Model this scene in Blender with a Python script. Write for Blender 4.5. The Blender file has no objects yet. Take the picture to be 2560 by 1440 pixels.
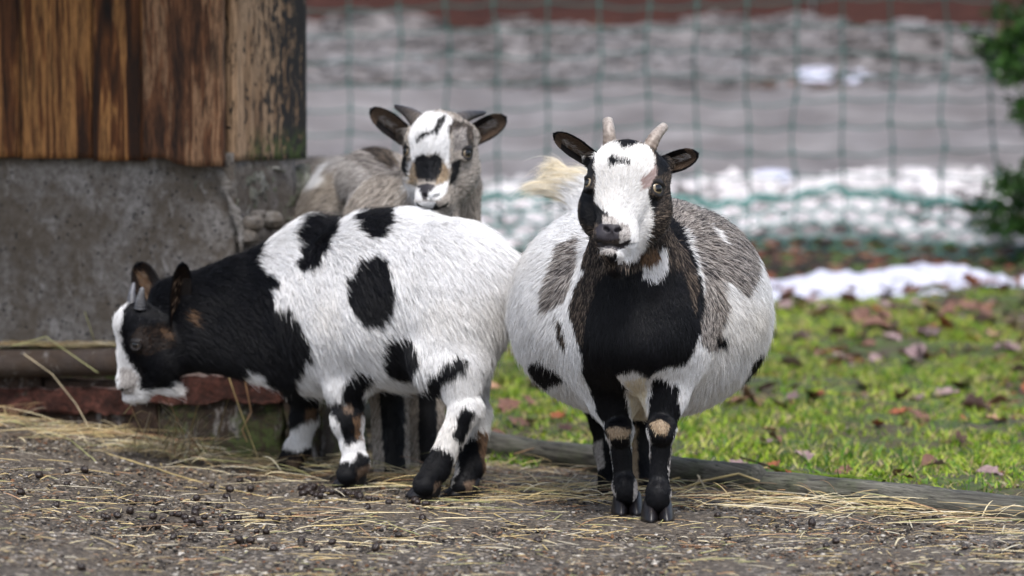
import bpy, math, random
import numpy as np
import openvdb
from mathutils import Vector, Matrix, kdtree

rng = np.random.default_rng(7)
random.seed(7)
R = math.radians
COL = bpy.context.scene.collection
sc = bpy.context.scene

# ------------------------------------------------------------------ camera, sky, sun, exposure
F = 8862.0                       # focal length in pixels of a 2560 px wide picture
CAM = np.array([0.0, -6.0, 0.7])
PITCH = math.atan(444.0 / F)
cam_d = bpy.data.cameras.new('camera')
cam_d.sensor_width = 36.0
cam_d.lens = F / 2560.0 * 36.0
cam_d.clip_start = 0.05
cam_d.clip_end = 500.0
cam_d.dof.use_dof = True
cam_d.dof.focus_distance = 6.02
cam_d.dof.aperture_fstop = 3.3
cam_o = bpy.data.objects.new('camera', cam_d)
cam_o.location = CAM
cam_o.rotation_euler = (math.pi / 2 - PITCH, 0, 0)
COL.objects.link(cam_o)
sc.camera = cam_o

SUN_EL, SUN_AZ = 58.0, 178.0      # azimuth measured clockwise from +y
world = bpy.data.worlds.new('World')
sc.world = world
world.use_nodes = True
wn = world.node_tree.nodes
wl = world.node_tree.links
wn.clear()
w_out = wn.new('ShaderNodeOutputWorld')
w_bg = wn.new('ShaderNodeBackground')
w_sky = wn.new('ShaderNodeTexSky')
w_sky.sky_type = 'NISHITA'
w_sky.sun_disc = False
w_sky.sun_elevation = R(SUN_EL)
w_sky.sun_rotation = R(SUN_AZ)
w_sky.air_density = 1.0
w_sky.dust_density = 3.0
w_sky.ozone_density = 1.0
w_bg.inputs['Strength'].default_value = 0.15
w_mix = wn.new('ShaderNodeMix')
w_mix.data_type = 'RGBA'
w_bw = wn.new('ShaderNodeRGBToBW')
wl.new(w_sky.outputs['Color'], w_bw.inputs['Color'])
w_mix.inputs[0].default_value = 0.38       # an overcast sky: most of the blue is gone
wl.new(w_sky.outputs['Color'], w_mix.inputs[6])
wl.new(w_bw.outputs['Val'], w_mix.inputs[7])
wl.new(w_mix.outputs[2], w_bg.inputs['Color'])
wl.new(w_bg.outputs[0], w_out.inputs['Surface'])

sun_d = bpy.data.lights.new('sun', 'SUN')
sun_d.energy = 1.5
sun_d.angle = R(14)
sun_d.color = (1.0, 0.98, 0.96)
sun_o = bpy.data.objects.new('sun', sun_d)
COL.objects.link(sun_o)
_az = R(SUN_AZ)
_sd = Vector((math.sin(_az) * math.cos(R(SUN_EL)), math.cos(_az) * math.cos(R(SUN_EL)), math.sin(R(SUN_EL))))
sun_o.rotation_euler = _sd.to_track_quat('Z', 'Y').to_euler()

sc.view_settings.view_transform = 'Standard'
sc.view_settings.look = 'None'
sc.view_settings.exposure = 0.94
sc.view_settings.gamma = 1.0
sc.view_settings.use_curve_mapping = False
sc.cycles.max_bounces = 6
sc.cycles.diffuse_bounces = 3
sc.cycles.glossy_bounces = 2
sc.cycles.transparent_max_bounces = 6
sc.cycles_curves.shape = 'RIBBONS'

# ------------------------------------------------------------------ helpers
ca, sa = math.cos(PITCH), math.sin(PITCH)

def P(px, py, D):
    """point at horizontal distance D from the camera seen at photo pixel (px, py)"""
    cx = (px - 1280.0) / F
    cy = -(py - 720.0) / F
    d = np.array([cx, ca + cy * sa, -sa + cy * ca])
    return CAM + d * (D / d[1])

def proj(p):
    q = np.asarray(p, dtype=np.float64) - CAM
    f = q[:, 1] * ca - q[:, 2] * sa
    u = q[:, 1] * sa + q[:, 2] * ca
    return 1280 + F * q[:, 0] / f, 720 - F * u / f

def px2m(r, D):
    return r * D / F

def norm(v):
    v = np.asarray(v, dtype=float)
    return v / (np.linalg.norm(v, axis=-1, keepdims=True) + 1e-12)

def vnoise(x, y, seed=0, z=None):
    """smooth value noise, -1..1"""
    x = np.asarray(x, dtype=np.float64); y = np.asarray(y, dtype=np.float64)
    z = np.zeros_like(x) + seed * 17.3 if z is None else np.asarray(z, dtype=np.float64) + seed * 17.3
    xi, yi, zi = np.floor(x), np.floor(y), np.floor(z)
    fx, fy, fz = x - xi, y - yi, z - zi
    fx = fx * fx * (3 - 2 * fx); fy = fy * fy * (3 - 2 * fy); fz = fz * fz * (3 - 2 * fz)
    def h(a, b, c):
        n = np.sin(a * 127.1 + b * 311.7 + c * 74.7) * 43758.5453
        return n - np.floor(n)
    r = 0
    for dz in (0, 1):
        for dy in (0, 1):
            for dx in (0, 1):
                w = (fx if dx else 1 - fx) * (fy if dy else 1 - fy) * (fz if dz else 1 - fz)
                r = r + w * h(xi + dx, yi + dy, zi + dz)
    return r * 2 - 1

def fbm(x, y, o=4, seed=0, z=None):
    a, s, t = 1.0, 0.0, 0.0
    for i in range(o):
        s = s + a * vnoise(x * 2 ** i, y * 2 ** i, seed + i * 3, None if z is None else z * 2 ** i)
        t += a
        a *= 0.5
    return s / t

def mk_mesh(name, v, f, mats=None, smooth=True, col=None):
    me = bpy.data.meshes.new(name)
    v = np.asarray(v, dtype=np.float32)
    if isinstance(f, np.ndarray):
        k = f.shape[1]
        me.vertices.add(len(v)); me.vertices.foreach_set('co', v.ravel())
        me.loops.add(f.size); me.loops.foreach_set('vertex_index', f.astype(np.int32).ravel())
        me.polygons.add(len(f))
        me.polygons.foreach_set('loop_start', np.arange(0, f.size, k, dtype=np.int32))
        me.polygons.foreach_set('loop_total', np.full(len(f), k, dtype=np.int32))
        me.update(calc_edges=True)
    else:
        me.from_pydata([tuple(map(float, q)) for q in v], [], [tuple(map(int, q)) for q in f])
    me.polygons.foreach_set('use_smooth', np.full(len(me.polygons), smooth))
    if col is not None:
        a = me.attributes.new('Col', 'FLOAT_COLOR', 'POINT')
        c = np.ones((len(v), 4), dtype=np.float32); c[:, :3] = col
        a.data.foreach_set('color', c.ravel())
    for m in (mats or []):
        me.materials.append(m)
    me.update()
    return me

def link(name, data, parent=None, loc=None, **props):
    o = bpy.data.objects.new(name, data)
    COL.objects.link(o)
    if parent is not None:
        o.parent = parent
        o.matrix_parent_inverse = Matrix.Translation(parent.location).inverted() if parent.type == "EMPTY" else Matrix.Identity(4)
    if loc is not None:
        o.location = loc
    for k, v in props.items():
        o[k] = v
    return o

def empty(name, loc, label, category, group=None):
    o = bpy.data.objects.new(name, None)
    o.empty_display_size = 0.05
    o.location = tuple(map(float, loc))
    COL.objects.link(o)
    o['label'] = label; o['category'] = category
    if group: o['group'] = group
    return o

class Nodes:
    def __init__(self, name):
        self.m = bpy.data.materials.new(name); self.m.use_nodes = True
        self.t = self.m.node_tree; self.t.nodes.clear()
        self.out = self.n('ShaderNodeOutputMaterial')
        self.b = self.n('ShaderNodeBsdfPrincipled')
        self.t.links.new(self.b.outputs[0], self.out.inputs[0])
    def n(self, k, **kw):
        x = self.t.nodes.new(k)
        for a, b in kw.items(): setattr(x, a, b)
        return x
    def l(self, a, b): self.t.links.new(a, b)
    def coord(self, scale=(1, 1, 1), rot=(0, 0, 0), loc=(0, 0, 0), kind='Object'):
        c = self.n('ShaderNodeTexCoord'); m = self.n('ShaderNodeMapping')
        m.inputs['Scale'].default_value = scale; m.inputs['Rotation'].default_value = rot; m.inputs['Location'].default_value = loc
        self.l(c.outputs[kind], m.inputs[0]); return m.outputs[0]
    def noise(self, vec, scale, detail=6, rough=0.6, dist=0.0):
        x = self.n('ShaderNodeTexNoise')
        x.inputs['Scale'].default_value = scale; x.inputs['Detail'].default_value = detail
        x.inputs['Roughness'].default_value = rough; x.inputs['Distortion'].default_value = dist
        self.l(vec, x.inputs['Vector']); return x.outputs['Fac']
    def voro(self, vec, scale, out='Distance', feature='F1', rand=1.0):
        x = self.n('ShaderNodeTexVoronoi', feature=feature)
        x.inputs['Scale'].default_value = scale; x.inputs['Randomness'].default_value = rand
        self.l(vec, x.inputs['Vector']); return x.outputs[out]
    def ramp(self, fac, stops, interp='LINEAR'):
        x = self.n('ShaderNodeValToRGB'); r = x.color_ramp; r.interpolation = interp
        while len(r.elements) > 1: r.elements.remove(r.elements[-1])
        for i, (p, c) in enumerate(stops):
            e = r.elements[0] if i == 0 else r.elements.new(p)
            e.position = p
            e.color = (c, c, c, 1) if isinstance(c, (int, float)) else (*c, 1)
        self.l(fac, x.inputs[0]); return x.outputs[0]
    def mix(self, fac, a, b, mode='MIX'):
        x = self.n('ShaderNodeMix', data_type='RGBA', blend_type=mode)
        for s, v in ((0, fac), (6, a), (7, b)):
            if isinstance(v, (int, float)): x.inputs[s].default_value = v if s == 0 else (v, v, v, 1)
            elif isinstance(v, tuple): x.inputs[s].default_value = (*v, 1)
            else: self.l(v, x.inputs[s])
        return x.outputs[2]
    def math(self, op, a, b=0.0):
        x = self.n('ShaderNodeMath', operation=op)
        for s, v in ((0, a), (1, b)):
            if isinstance(v, (int, float)): x.inputs[s].default_value = v
            else: self.l(v, x.inputs[s])
        return x.outputs[0]
    def attr(self, name, out='Color'):
        x = self.n('ShaderNodeAttribute', attribute_name=name); return x.outputs[out]
    def bump(self, h, strength=0.5, dist=0.01):
        x = self.n('ShaderNodeBump'); x.inputs['Strength'].default_value = strength; x.inputs['Distance'].default_value = dist
        self.l(h, x.inputs['Height']); self.l(x.outputs[0], self.b.inputs['Normal'])
    def base(self, c, rough=0.7, spec=0.3):
        if isinstance(c, tuple): self.b.inputs['Base Color'].default_value = (*c, 1)
        else: self.l(c, self.b.inputs['Base Color'])
        if isinstance(rough, (int, float)): self.b.inputs['Roughness'].default_value = rough
        else: self.l(rough, self.b.inputs['Roughness'])
        self.b.inputs['Specular IOR Level'].default_value = spec
        return self.m

def vcol_mat(name, rough=0.7, spec=0.3, noise_amt=0.25, noise_scale=120):
    k = Nodes(name)
    v = k.coord()
    n = k.noise(v, noise_scale, 3)
    f = k.ramp(n, [(0.3, 1 - noise_amt), (0.7, 1 + noise_amt * 0.4)])
    return k.base(k.mix(1.0, k.attr('Col'), f, 'MULTIPLY'), rough, spec)

# ------------------------------------------------------------------ the lie of the land
LOGX = np.array([-0.85, -0.40, 0.016, 0.31, 0.58, 0.866, 1.6])
LOGD = np.array([7.95, 7.60, 7.00, 6.58, 6.27, 6.02, 5.55])
def log_d(x): return np.interp(x, LOGX, LOGD)

def ss(a, b, x):
    t = np.clip((np.asarray(x, dtype=float) - a) / (b - a), 0, 1)
    return t * t * (3 - 2 * t)

def ground_z(x, d):
    """height of the ground at world x, distance d from the camera (y = d - 6)"""
    x = np.asarray(x, dtype=float); d = np.asarray(d, dtype=float)
    z = 0.075 * ss(-0.42, -1.1, x) * ss(9.5, 7.6, d)
    z = z + np.interp(d, [0, 7.1, 11.05, 11.3, 12.1, 13.6, 14.8, 15.4, 20, 60], [0, 0, 0.25, 0.27, 0.47, 0.82, 1.11, 1.25, 1.9, 4.0])
    far = ss(7.2, 8.2, d)
    z = z + far * 0.02 * vnoise(x * 2.1, d * 2.1, 3) + ss(13.2, 14.0, d) * 0.05 * vnoise(x * 5, d * 5, 4)
    z = z + 0.0025 * vnoise(x * 18, d * 18, 5)
    return z

# ------------------------------------------------------------------ goats: implicit body, painted coat, combed hair
VOX = 0.0023

def ell(c, r, rot=None, k=0.02, flow=None, fl=0.02, sub=False, rad=False):
    return dict(t='E', c=np.asarray(c, float), r=np.asarray(r, float), R=np.eye(3) if rot is None else np.asarray(rot, float), k=k, flow=flow, fl=fl, sub=sub, rad=rad)

def cone(a, b, ra, rb, k=0.02, flow=None, fl=0.02, sq=None, sub=False):
    a = np.asarray(a, float); b = np.asarray(b, float)
    return dict(t='C', a=a, b=b, ra=ra, rb=rb, k=k, flow=(b - a) if flow is None else flow, fl=fl, sq=sq, sub=sub, rad=False)

def torus(c, n, R0, r, k=0.003, fl=0.001):
    return dict(t='T', c=np.asarray(c, float), n=norm(n), R0=R0, rr=r, k=k, flow=n, fl=fl, sub=False, rad=False)

def sdist(p, X):
    if p['t'] == 'E':
        q = (X - p['c']) @ p['R'].T
        r = p['r'].astype(X.dtype)
        k0 = np.sqrt(((q / r) ** 2).sum(-1)); k1 = np.sqrt(((q / r ** 2) ** 2).sum(-1)) + 1e-9
        return k0 * (k0 - 1) / k1
    if p['t'] == 'C':
        q = X - p['a']
        if p['sq'] is not None:
            n, f = p['sq']
            q = q + (q @ np.asarray(n))[..., None] * np.asarray(n) * (1 / f - 1)
        ab = p['b'] - p['a']
        L2 = ab @ ab
        t = np.clip((q @ ab) / L2, 0, 1)
        t = t * t * (3 - 2 * t) * 0.35 + t * 0.65
        d = np.sqrt(((q - t[..., None] * ab) ** 2).sum(-1)) - (p['ra'] + (p['rb'] - p['ra']) * t)
        return d * (p['sq'][1] if p['sq'] is not None and p['sq'][1] < 1 else 1)
    q = X - p['c']; h = q @ p['n']
    l = np.sqrt(np.maximum((q ** 2).sum(-1) - h * h, 0))
    return np.sqrt((l - p['R0']) ** 2 + h * h) - p['rr']

def bbox(p):
    if p['t'] == 'E':
        e = np.sqrt(((p['R'].T * p['r']) ** 2).sum(1)); return p['c'] - e, p['c'] + e
    if p['t'] == 'C':
        m = max(1.0, p['sq'][1]) if p['sq'] is not None else 1.0
        return np.minimum(p['a'] - p['ra'] * m, p['b'] - p['rb'] * m), np.maximum(p['a'] + p['ra'] * m, p['b'] + p['rb'] * m)
    e = p['R0'] + p['rr']; return p['c'] - e, p['c'] + e

def smin(a, b, k):
    h = np.maximum(k - np.abs(a - b), 0) / k
    return np.minimum(a, b) - h * h * k * 0.25

def sculpt(prims, vox=VOX):
    lo = np.min([bbox(p)[0] for p in prims if not p['sub']], axis=0) - 0.02
    hi = np.max([bbox(p)[1] for p in prims if not p['sub']], axis=0) + 0.02
    n = np.ceil((hi - lo) / vox).astype(int) + 1
    G = np.full(n, 0.05, dtype=np.float32)
    ax = [(lo[i] + np.arange(n[i]) * vox).astype(np.float32) for i in range(3)]
    for p in prims:
        a, b = bbox(p); m = p['k'] + 4 * vox
        i0 = np.clip(np.floor((a - m - lo) / vox).astype(int), 0, n - 1); i1 = np.clip(np.ceil((b + m - lo) / vox).astype(int) + 1, 1, n)
        if (i1 <= i0).any(): continue
        s = tuple(slice(i0[i], i1[i]) for i in range(3))
        X = np.stack(np.meshgrid(ax[0][s[0]], ax[1][s[1]], ax[2][s[2]], indexing='ij'), -1)
        d = sdist(p, X).astype(np.float32)
        G[s] = -smin(-G[s], d, p['k']) if p['sub'] else smin(G[s], d, p['k'])
    G = np.clip(G, -4 * vox, 4 * vox)
    g = openvdb.FloatGrid(4 * vox)
    g.copyFromArray(G)
    pts, quads = g.convertToQuads(isovalue=0.0)
    return pts * vox + lo, quads.copy()

def in_poly(px, py, poly):
    poly = np.asarray(poly, float)
    c = np.zeros(px.shape, bool); j = len(poly) - 1
    for i in range(len(poly)):
        xi, yi = poly[i]; xj, yj = poly[j]
        c ^= ((yi > py) != (yj > py)) & (px < (xj - xi) * (py - yi) / (yj - yi + 1e-9) + xi)
        j = i
    return c

# coat colours: list of (share, colour)
COATS = {
    'W': [(0.76, (.82, .82, .83)), (0.17, (.70, .69, .68)), (0.07, (.50, .485, .48))],
    'Y': [(0.6, (.74, .66, .50)), (0.4, (.78, .74, .66))],
    'B': [(0.8, (.0028, .0032, .0048)), (0.2, (.009, .009, .013))],
    'G': [(0.42, (.48, .445, .42)), (0.33, (.030, .027, .032)), (0.25, (.17, .145, .13))],
    'L': [(0.48, (.53, .48, .43)), (0.28, (.28, .24, .205)), (0.24, (.07, .06, .056))],
    'H': [(0.6, (.56, .53, .51)), (0.25, (.26, .235, .225)), (0.15, (.07, .063, .066))],
    'D': [(0.60, (.010, .008, .008)), (0.25, (.060, .045, .036)), (0.15, (.24, .19, .15))],
    'R': [(0.75, (.008, .0065, .0065)), (0.25, (.055, .034, .024))],
    'T': [(0.45, (.38, .28, .18)), (0.25, (.52, .44, .33)), (0.3, (.17, .115, .075))],
    'O': [(0.5, (.21, .125, .07)), (0.5, (.08, .05, .035))],
    'N': [(1.0, (.035, .031, .038))],
    'K': [(0.7, (.36, .26, .25)), (0.3, (.5, .44, .42))],
    'S': [(1.0, (.013, .0105, .0105))],
    'E': [(0.55, (.14, .092, .065)), (0.3, (.28, .21, .155)), (0.15, (.05, .035, .03))],
}
CK = list(COATS)
BARE = {CK.index('N'): 0.05, CK.index('S'): 0.12}

def paint(layers, X, jit, seed=1, wav=5.0):
    """class index of every point X: later layers win"""
    px, py = proj(X)
    n = len(px); r = np.random.default_rng(seed)
    px = px + jit * r.normal(size=n) + wav * vnoise(px / 14, py / 14, seed)
    py = py + jit * r.normal(size=n) + wav * vnoise(px / 14 + 50, py / 14, seed + 1)
    cls = np.zeros(n, int)
    for L in layers:
        key, poly = L[0], L[1]
        cond = L[2] if len(L) > 2 else None
        if callable(poly): m = poly(X)
        elif poly is None: m = np.ones(n, bool)
        else: m = in_poly(px, py, poly)
        if cond is not None: m &= cond(X)
        cls[m] = CK.index(key)
    return cls

def colour_of(cls, r):
    out = np.zeros((len(cls), 3))
    u = r.random(len(cls)); j = 1 + 0.16 * (r.random(len(cls)) - 0.5)
    for i, k in enumerate(CK):
        m = cls == i
        if not m.any(): continue
        acc = 0
        uu = u[m]; o = np.zeros((m.sum(), 3)); done = np.zeros(m.sum(), bool)
        for s, c in COATS[k]:
            acc += s
            q = (~done) & (uu <= acc + 1e-6); o[q] = c; done |= q
        out[m] = o
    return out * j[:, None]

def mean_col(cls):
    M = np.array([sum(np.array(c) * s for s, c in COATS[k]) for k in CK])
    return M[cls]

kk = Nodes('goat_coat')
MAT_HAIR = kk.base(kk.attr('Col'), 0.45, 0.22)
kk = Nodes('goat_skin')
_v = kk.coord(); _n = kk.noise(_v, 400, 3)
kk.bump(_n, 0.25, 0.001)
MAT_SKIN = kk.base(kk.attr('Col'), 0.55, 0.35)
kk = Nodes('goat_horn')
_v = kk.coord((1, 1, 1))
_h = kk.noise(_v, 90, 4, 0.6, 0.3)
MAT_HORN_PALE = None
def horn_mat(name, a, b):
    k = Nodes(name); v = k.coord(); n = k.noise(v, 130, 5, 0.65)
    n2 = k.noise(v, 900, 2)
    k.bump(n2, 0.3, 0.0008)
    return k.base(k.mix(k.ramp(n, [(0.42, 0.0), (0.58, 1.0)]), k.mix(0.5, k.attr('Col'), a, 'MULTIPLY'), k.mix(0.5, k.attr('Col'), b, 'MULTIPLY')), 0.42, 0.45)
MAT_HORN = horn_mat('goat_horn', (1, .98, .95), (.30, .24, .20))
def hoof_mat():
    k = Nodes('goat_hoof'); v = k.coord(); n = k.noise(v, 160, 4)
    return k.base(k.ramp(n, [(0.3, (.004, .004, .006)), (0.62, (.012, .010, .011)), (0.78, (.05, .04, .03))]), 0.38, 0.35)
MAT_HOOF = hoof_mat()
def eye_mat(name, ia, ib):
    k = Nodes(name); c = k.n('ShaderNodeTexCoord'); s = k.n('ShaderNodeSeparateXYZ'); k.l(c.outputs['Object'], s.inputs[0])
    # object z points along the gaze; unit = eye radius 1
    n = k.noise(c.outputs['Object'], 7, 3)
    iris = k.mix(n, ia, ib)
    f = k.ramp(s.outputs[2], [(0.50, (.02, .012, .01)), (0.64, (.06, .04, .03)), (0.74, (1, 1, 1))])
    col = k.mix(1.0, iris, f, 'MULTIPLY')
    m = k.base(col, 0.08, 0.6); k.b.inputs['Coat Weight'].default_value = 0.6; return m
MAT_EYE = eye_mat('goat_eye', (.16, .12, .07), (.32, .25, .155))
MAT_EYE_DARK = eye_mat('dark_goat_eye', (.022, .016, .012), (.055, .042, .03))
MAT_EYE_MID = eye_mat('brown_goat_eye', (.10, .07, .04), (.22, .17, .11))
kk = Nodes('goat_pupil'); MAT_PUPIL = kk.base((.002, .002, .003), 0.06, 0.6)

class Head:
    def __init__(s, origin, yaw, pitch, roll, scale):
        y, p, r = R(yaw), R(pitch), R(roll)
        U = np.array([1.0, 0, 0]); V = np.array([0, -math.sin(p), -math.cos(p)]); W = np.array([0, -math.cos(p), math.sin(p)])
        Rz = np.array([[math.cos(y), math.sin(y), 0], [-math.sin(y), math.cos(y), 0], [0, 0, 1]])   # + yaw turns the face to image left
        Ry = np.array([[math.cos(r), 0, math.sin(r)], [0, 1, 0], [-math.sin(r), 0, math.cos(r)]])
        M = Ry @ Rz
        s.U, s.V, s.W = M @ U, M @ V, M @ W
        s.O = np.asarray(origin, float); s.s = scale * 0.001
        s.rot = np.stack([s.U, s.V, s.W])
    def p(s, u, v, w): return s.O + s.s * (u * s.U + v * s.V + w * s.W)
    def loc(s, X): return ((X - s.O) @ s.rot.T) / s.s

MOUTH = [((0, 97.5, -9), (15, 96, -13)), ((15, 96, -13), (27, 91, -26)), ((27, 91, -26), (31, 84, -44))]
def head_prims(H, fl=0.007, lid=0.0, fat=1.0):
    S = H.s; U, V, W = H.U, H.V, H.W
    E = lambda u, v, w, a, b, c, k=14, flow=None, f=fl, sub=False: ell(H.p(u, v, w), (a * S, b * S, c * S), H.rot, k * S, flow, f, sub)
    C = lambda a, b, ra, rb, k=14, sq=None, f=fl, flow=None: cone(H.p(*a), H.p(*b), ra * S, rb * S, k * S, flow, f, sq)
    up = -V + 0.15 * W
    out = []
    out += [E(0, -24, -50, 46, 47, 48, 10, up)]
    out += [E(0, -22, -27, 36, 40, 25, 16, up)]
    for q in (-1, 1):
        out += [E(q * 24, -40, -52, 22, 21, 34, 16, up + 0.3 * q * U), E(q * 39, -26, -62, 17, 26, 28, 14, -W + 0.4 * q * U)]
        out += [E(q * 44, -37, -74, 13, 14, 16, 12, up + q * U)]
    for q in (-1, 1):
        out += [E(q * 34, -17, -36, 20, 17, 20, 14, up + 0.7 * q * U)]
        out += [E(q * 27, 22, -74, 34 * fat, 50, 36, 22, -0.5 * V - 0.8 * W + 0.3 * q * U)]
        out += [C((q * 22, 8, -34), (q * 15, 60, -30), 19, 13, 14, None, fl, 0.6 * V * -1 + q * U * 0.8)]
    out += [C((0, -6, -36), (0, 64, -26), 30, 20, 14, (U, 0.86), fl, up)]
    out += [E(0, 72, -28, 25, 22, 21, 12, up, fl * 0.6)]
    out += [C((0, 20, -76), (0, 84, -42), 34, 15, 20, None, fl, -0.8 * W - 0.2 * V)]
    for q in (-1, 1):
        out += [E(q * 12, 84, -20, 15, 14, 14, 7, up + 0.5 * q * U, fl * 0.45)]
        out += [E(q * 18, 80, -36, 12.5, 20, 18, 10, up + 0.5 * q * U, fl * 0.6)]
    out += [E(0, 76, -13, 14, 9, 10, 6, up, fl * .3)]
    out += [E(0, 104, -33, 18, 11, 16, 5, V, fl * 0.9), E(0, 98, -48, 22, 14, 20, 10, V, fl)]
    out += [E(0, -20, -80, 42, 44, 36, 20, -W)]
    eyes = []
    for q in (-1, 1):
        out.append(E(q * 53, 0, -31, 11.5, 10, 12, 5, None, 0.001, True))
        d = norm(q * U * 0.80 + W * 0.60 + V * 0.04)
        c = H.p(q * 44.5, 0, -36)
        eyes.append((c, d, 12.6 * S))
        out.append(torus(c + d * 6.6 * S, d, 11.0 * S, 3.2 * S, 3.5 * S))
        sl = norm(np.cross(d, V))
        up_c = c + d * 6.0 * S - V * (9.5 - lid) * S
        out.append(ell(up_c, (13.5 * S, 5.0 * S, 7.6 * S), np.stack([sl, norm(np.cross(sl, d)), d]), 3 * S, d, 0.001))
        lo_c = c + d * 5.4 * S + V * (10.8 - lid * 0.4) * S
        out.append(ell(lo_c, (12.5 * S, 4.0 * S, 6.0 * S), np.stack([sl, norm(np.cross(sl, d)), d]), 3 * S, d, 0.001))
        # nostril
        out.append(dict(ell(H.p(q * 9.0, 78.0, -5.5), (6.6 * S, 2.9 * S, 7.0 * S), None, 1.5 * S, None, 0.001, True), R=Matrix.Rotation(-0.5 * q, 3, 'Z') @ Matrix(H.rot.tolist()) if False else _tilt(H.rot, -0.45 * q)))
    for q in (-1, 1):      # mouth line, rising to its corners
        for (a, b) in MOUTH:
            out.append(dict(cone(H.p(q * a[0], a[1], a[2]), H.p(q * b[0], b[1], b[2]), 1.9 * S, 1.7 * S, 2.0 * S), sub=True, flow=np.array([0, 0, -1.0])))
    out.append(E(0, 89, -6, 1.3, 7, 3, 1.5, None, 0.001, True))            # groove under the nose
    return out, eyes

def _tilt(rot, a):
    c, s = math.cos(a), math.sin(a)
    return np.array([[c, s, 0], [-s, c, 0], [0, 0, 1]]) @ rot

def ear_mesh(base, tip, width, back, cup, curl=0.0, thick=0.0035):
    """leaf-shaped cupped ear. back = unit vector pointing to the convex side. returns verts, quads, side flag (1 inside), t"""
    base, tip = np.asarray(base), np.asarray(tip)
    ax = tip - base; L = np.linalg.norm(ax); axn = ax / L
    across = norm(np.cross(axn, back)); bk = norm(np.cross(across, axn))
    if bk @ back < 0: bk = -bk
    nt, ns = 26, 17
    T = np.linspace(0, 1, nt); Sx = np.linspace(-1, 1, ns)
    V, side, tt, ss_ = [], [], [], []
    for f in (1, 0):
        for t in T:
            w = width * (0.85 + 0.70 * t - 0.55 * t * t) * math.sqrt(max(0.0, 1 - max(0, (t - 0.45) / 0.55) ** 2.2)) * 0.62
            for s_ in Sx:
                w2 = max(w, 0.0012)
                d = cup * (1 - s_ * s_) * (1 - 0.45 * t) * (w2 / width) * 2.1
                q = base + axn * (L * t) + across * (w2 * s_) + bk * (d + curl * L * t * t)
                q = q + bk * (0 if f else thick * (0.4 + 0.6 * (1 - abs(s_)) + 0.5 * (1 - t)))
                V.append(q); side.append(f); tt.append(t); ss_.append(s_)
    Q = []
    N = nt * ns
    for i in range(nt - 1):
        for j in range(ns - 1):
            a, b, c, d = i * ns + j, i * ns + j + 1, (i + 1) * ns + j + 1, (i + 1) * ns + j
            Q.append((a, b, c, d)); Q.append((N + d, N + c, N + b, N + a))
    for i in range(nt - 1):
        a, d = i * ns, (i + 1) * ns; Q.append((d, N + d, N + a, a))
        a, d = i * ns + ns - 1, (i + 1) * ns + ns - 1; Q.append((a, N + a, N + d, d))
    for j in range(ns - 1):
        a, b = (nt - 1) * ns + j, (nt - 1) * ns + j + 1; Q.append((a, b, N + b, N + a))
    V = np.array(V); Q = np.array(Q); a, b, c, d = Q[20 * (ns - 1)]
    q0 = Q[2 * (10 * (ns - 1) + 8)]
    n0 = np.cross(V[q0[1]] - V[q0[0]], V[q0[3]] - V[q0[0]])
    if n0 @ bk > 0: Q = Q[:, ::-1]
    return V, Q, np.array(side), np.array(tt), np.array(ss_), axn

def tube_loft(pts, rad, seg=20, ridges=0, rsize=0.0, col=None, flat=1.0):
    """a closed tapered tube along pts"""
    pts = np.asarray(pts, float); n = len(pts)
    tan = np.gradient(pts, axis=0); tan = norm(tan)
    up = np.array([0.0, 1.0, 0.13]); V = []
    for i in range(n):
        a = norm(np.cross(tan[i], up)); b = np.cross(a, tan[i])
        for j in range(seg):
            th = 2 * math.pi * j / seg
            V.append(pts[i] + rad[i] * (math.cos(th) * a + flat * math.sin(th) * b))
    V.append(pts[0]); V.append(pts[-1])
    Fc = []
    for i in range(n - 1):
        for j in range(seg):
            k = (j + 1) % seg
            Fc.append((i * seg + j, i * seg + k, (i + 1) * seg + k, (i + 1) * seg + j))
    for j in range(seg):
        k = (j + 1) % seg
        Fc.append((n * seg, k, j)); Fc.append((n * seg + 1, (n - 1) * seg + j, (n - 1) * seg + k))
    return np.array(V), Fc

def bez(pts, n):
    """Catmull-Rom through pts"""
    pts = np.asarray(pts, float)
    P_ = np.vstack([2 * pts[0] - pts[1], pts, 2 * pts[-1] - pts[-2]])
    out = []
    m = len(pts) - 1
    for u in np.linspace(0, m, n):
        i = min(int(u), m - 1); t = u - i
        a, b, c, d = P_[i], P_[i + 1], P_[i + 2], P_[i + 3]
        out.append(0.5 * ((2 * b) + (-a + c) * t + (2 * a - 5 * b + 4 * c - d) * t * t + (-a + 3 * b - 3 * c + d) * t ** 3))
    return np.array(out)

def horn(root, anchors, r0, r1, base_c, tip_c, label=None):
    pts = bez(anchors, 34); t = np.linspace(0, 1, 34)
    rad = r0 + (r1 - r0) * t ** 1.1
    rad = rad * (1 + 0.05 * np.sin(t * 46) * (1 - t)) * np.sqrt(np.clip((1.012 - t) * 14, 0.02, 1))
    v, f = tube_loft(pts, rad)
    tt = np.concatenate([np.repeat(t, 20), [0, 1]])
    c = np.array(base_c)[None] * (1 - tt[:, None]) + np.array(tip_c)[None] * tt[:, None]
    o = link('horn', mk_mesh('horn', v, f, [MAT_HORN], True, c), root)
    if label: o['label'] = label
    return o

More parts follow.
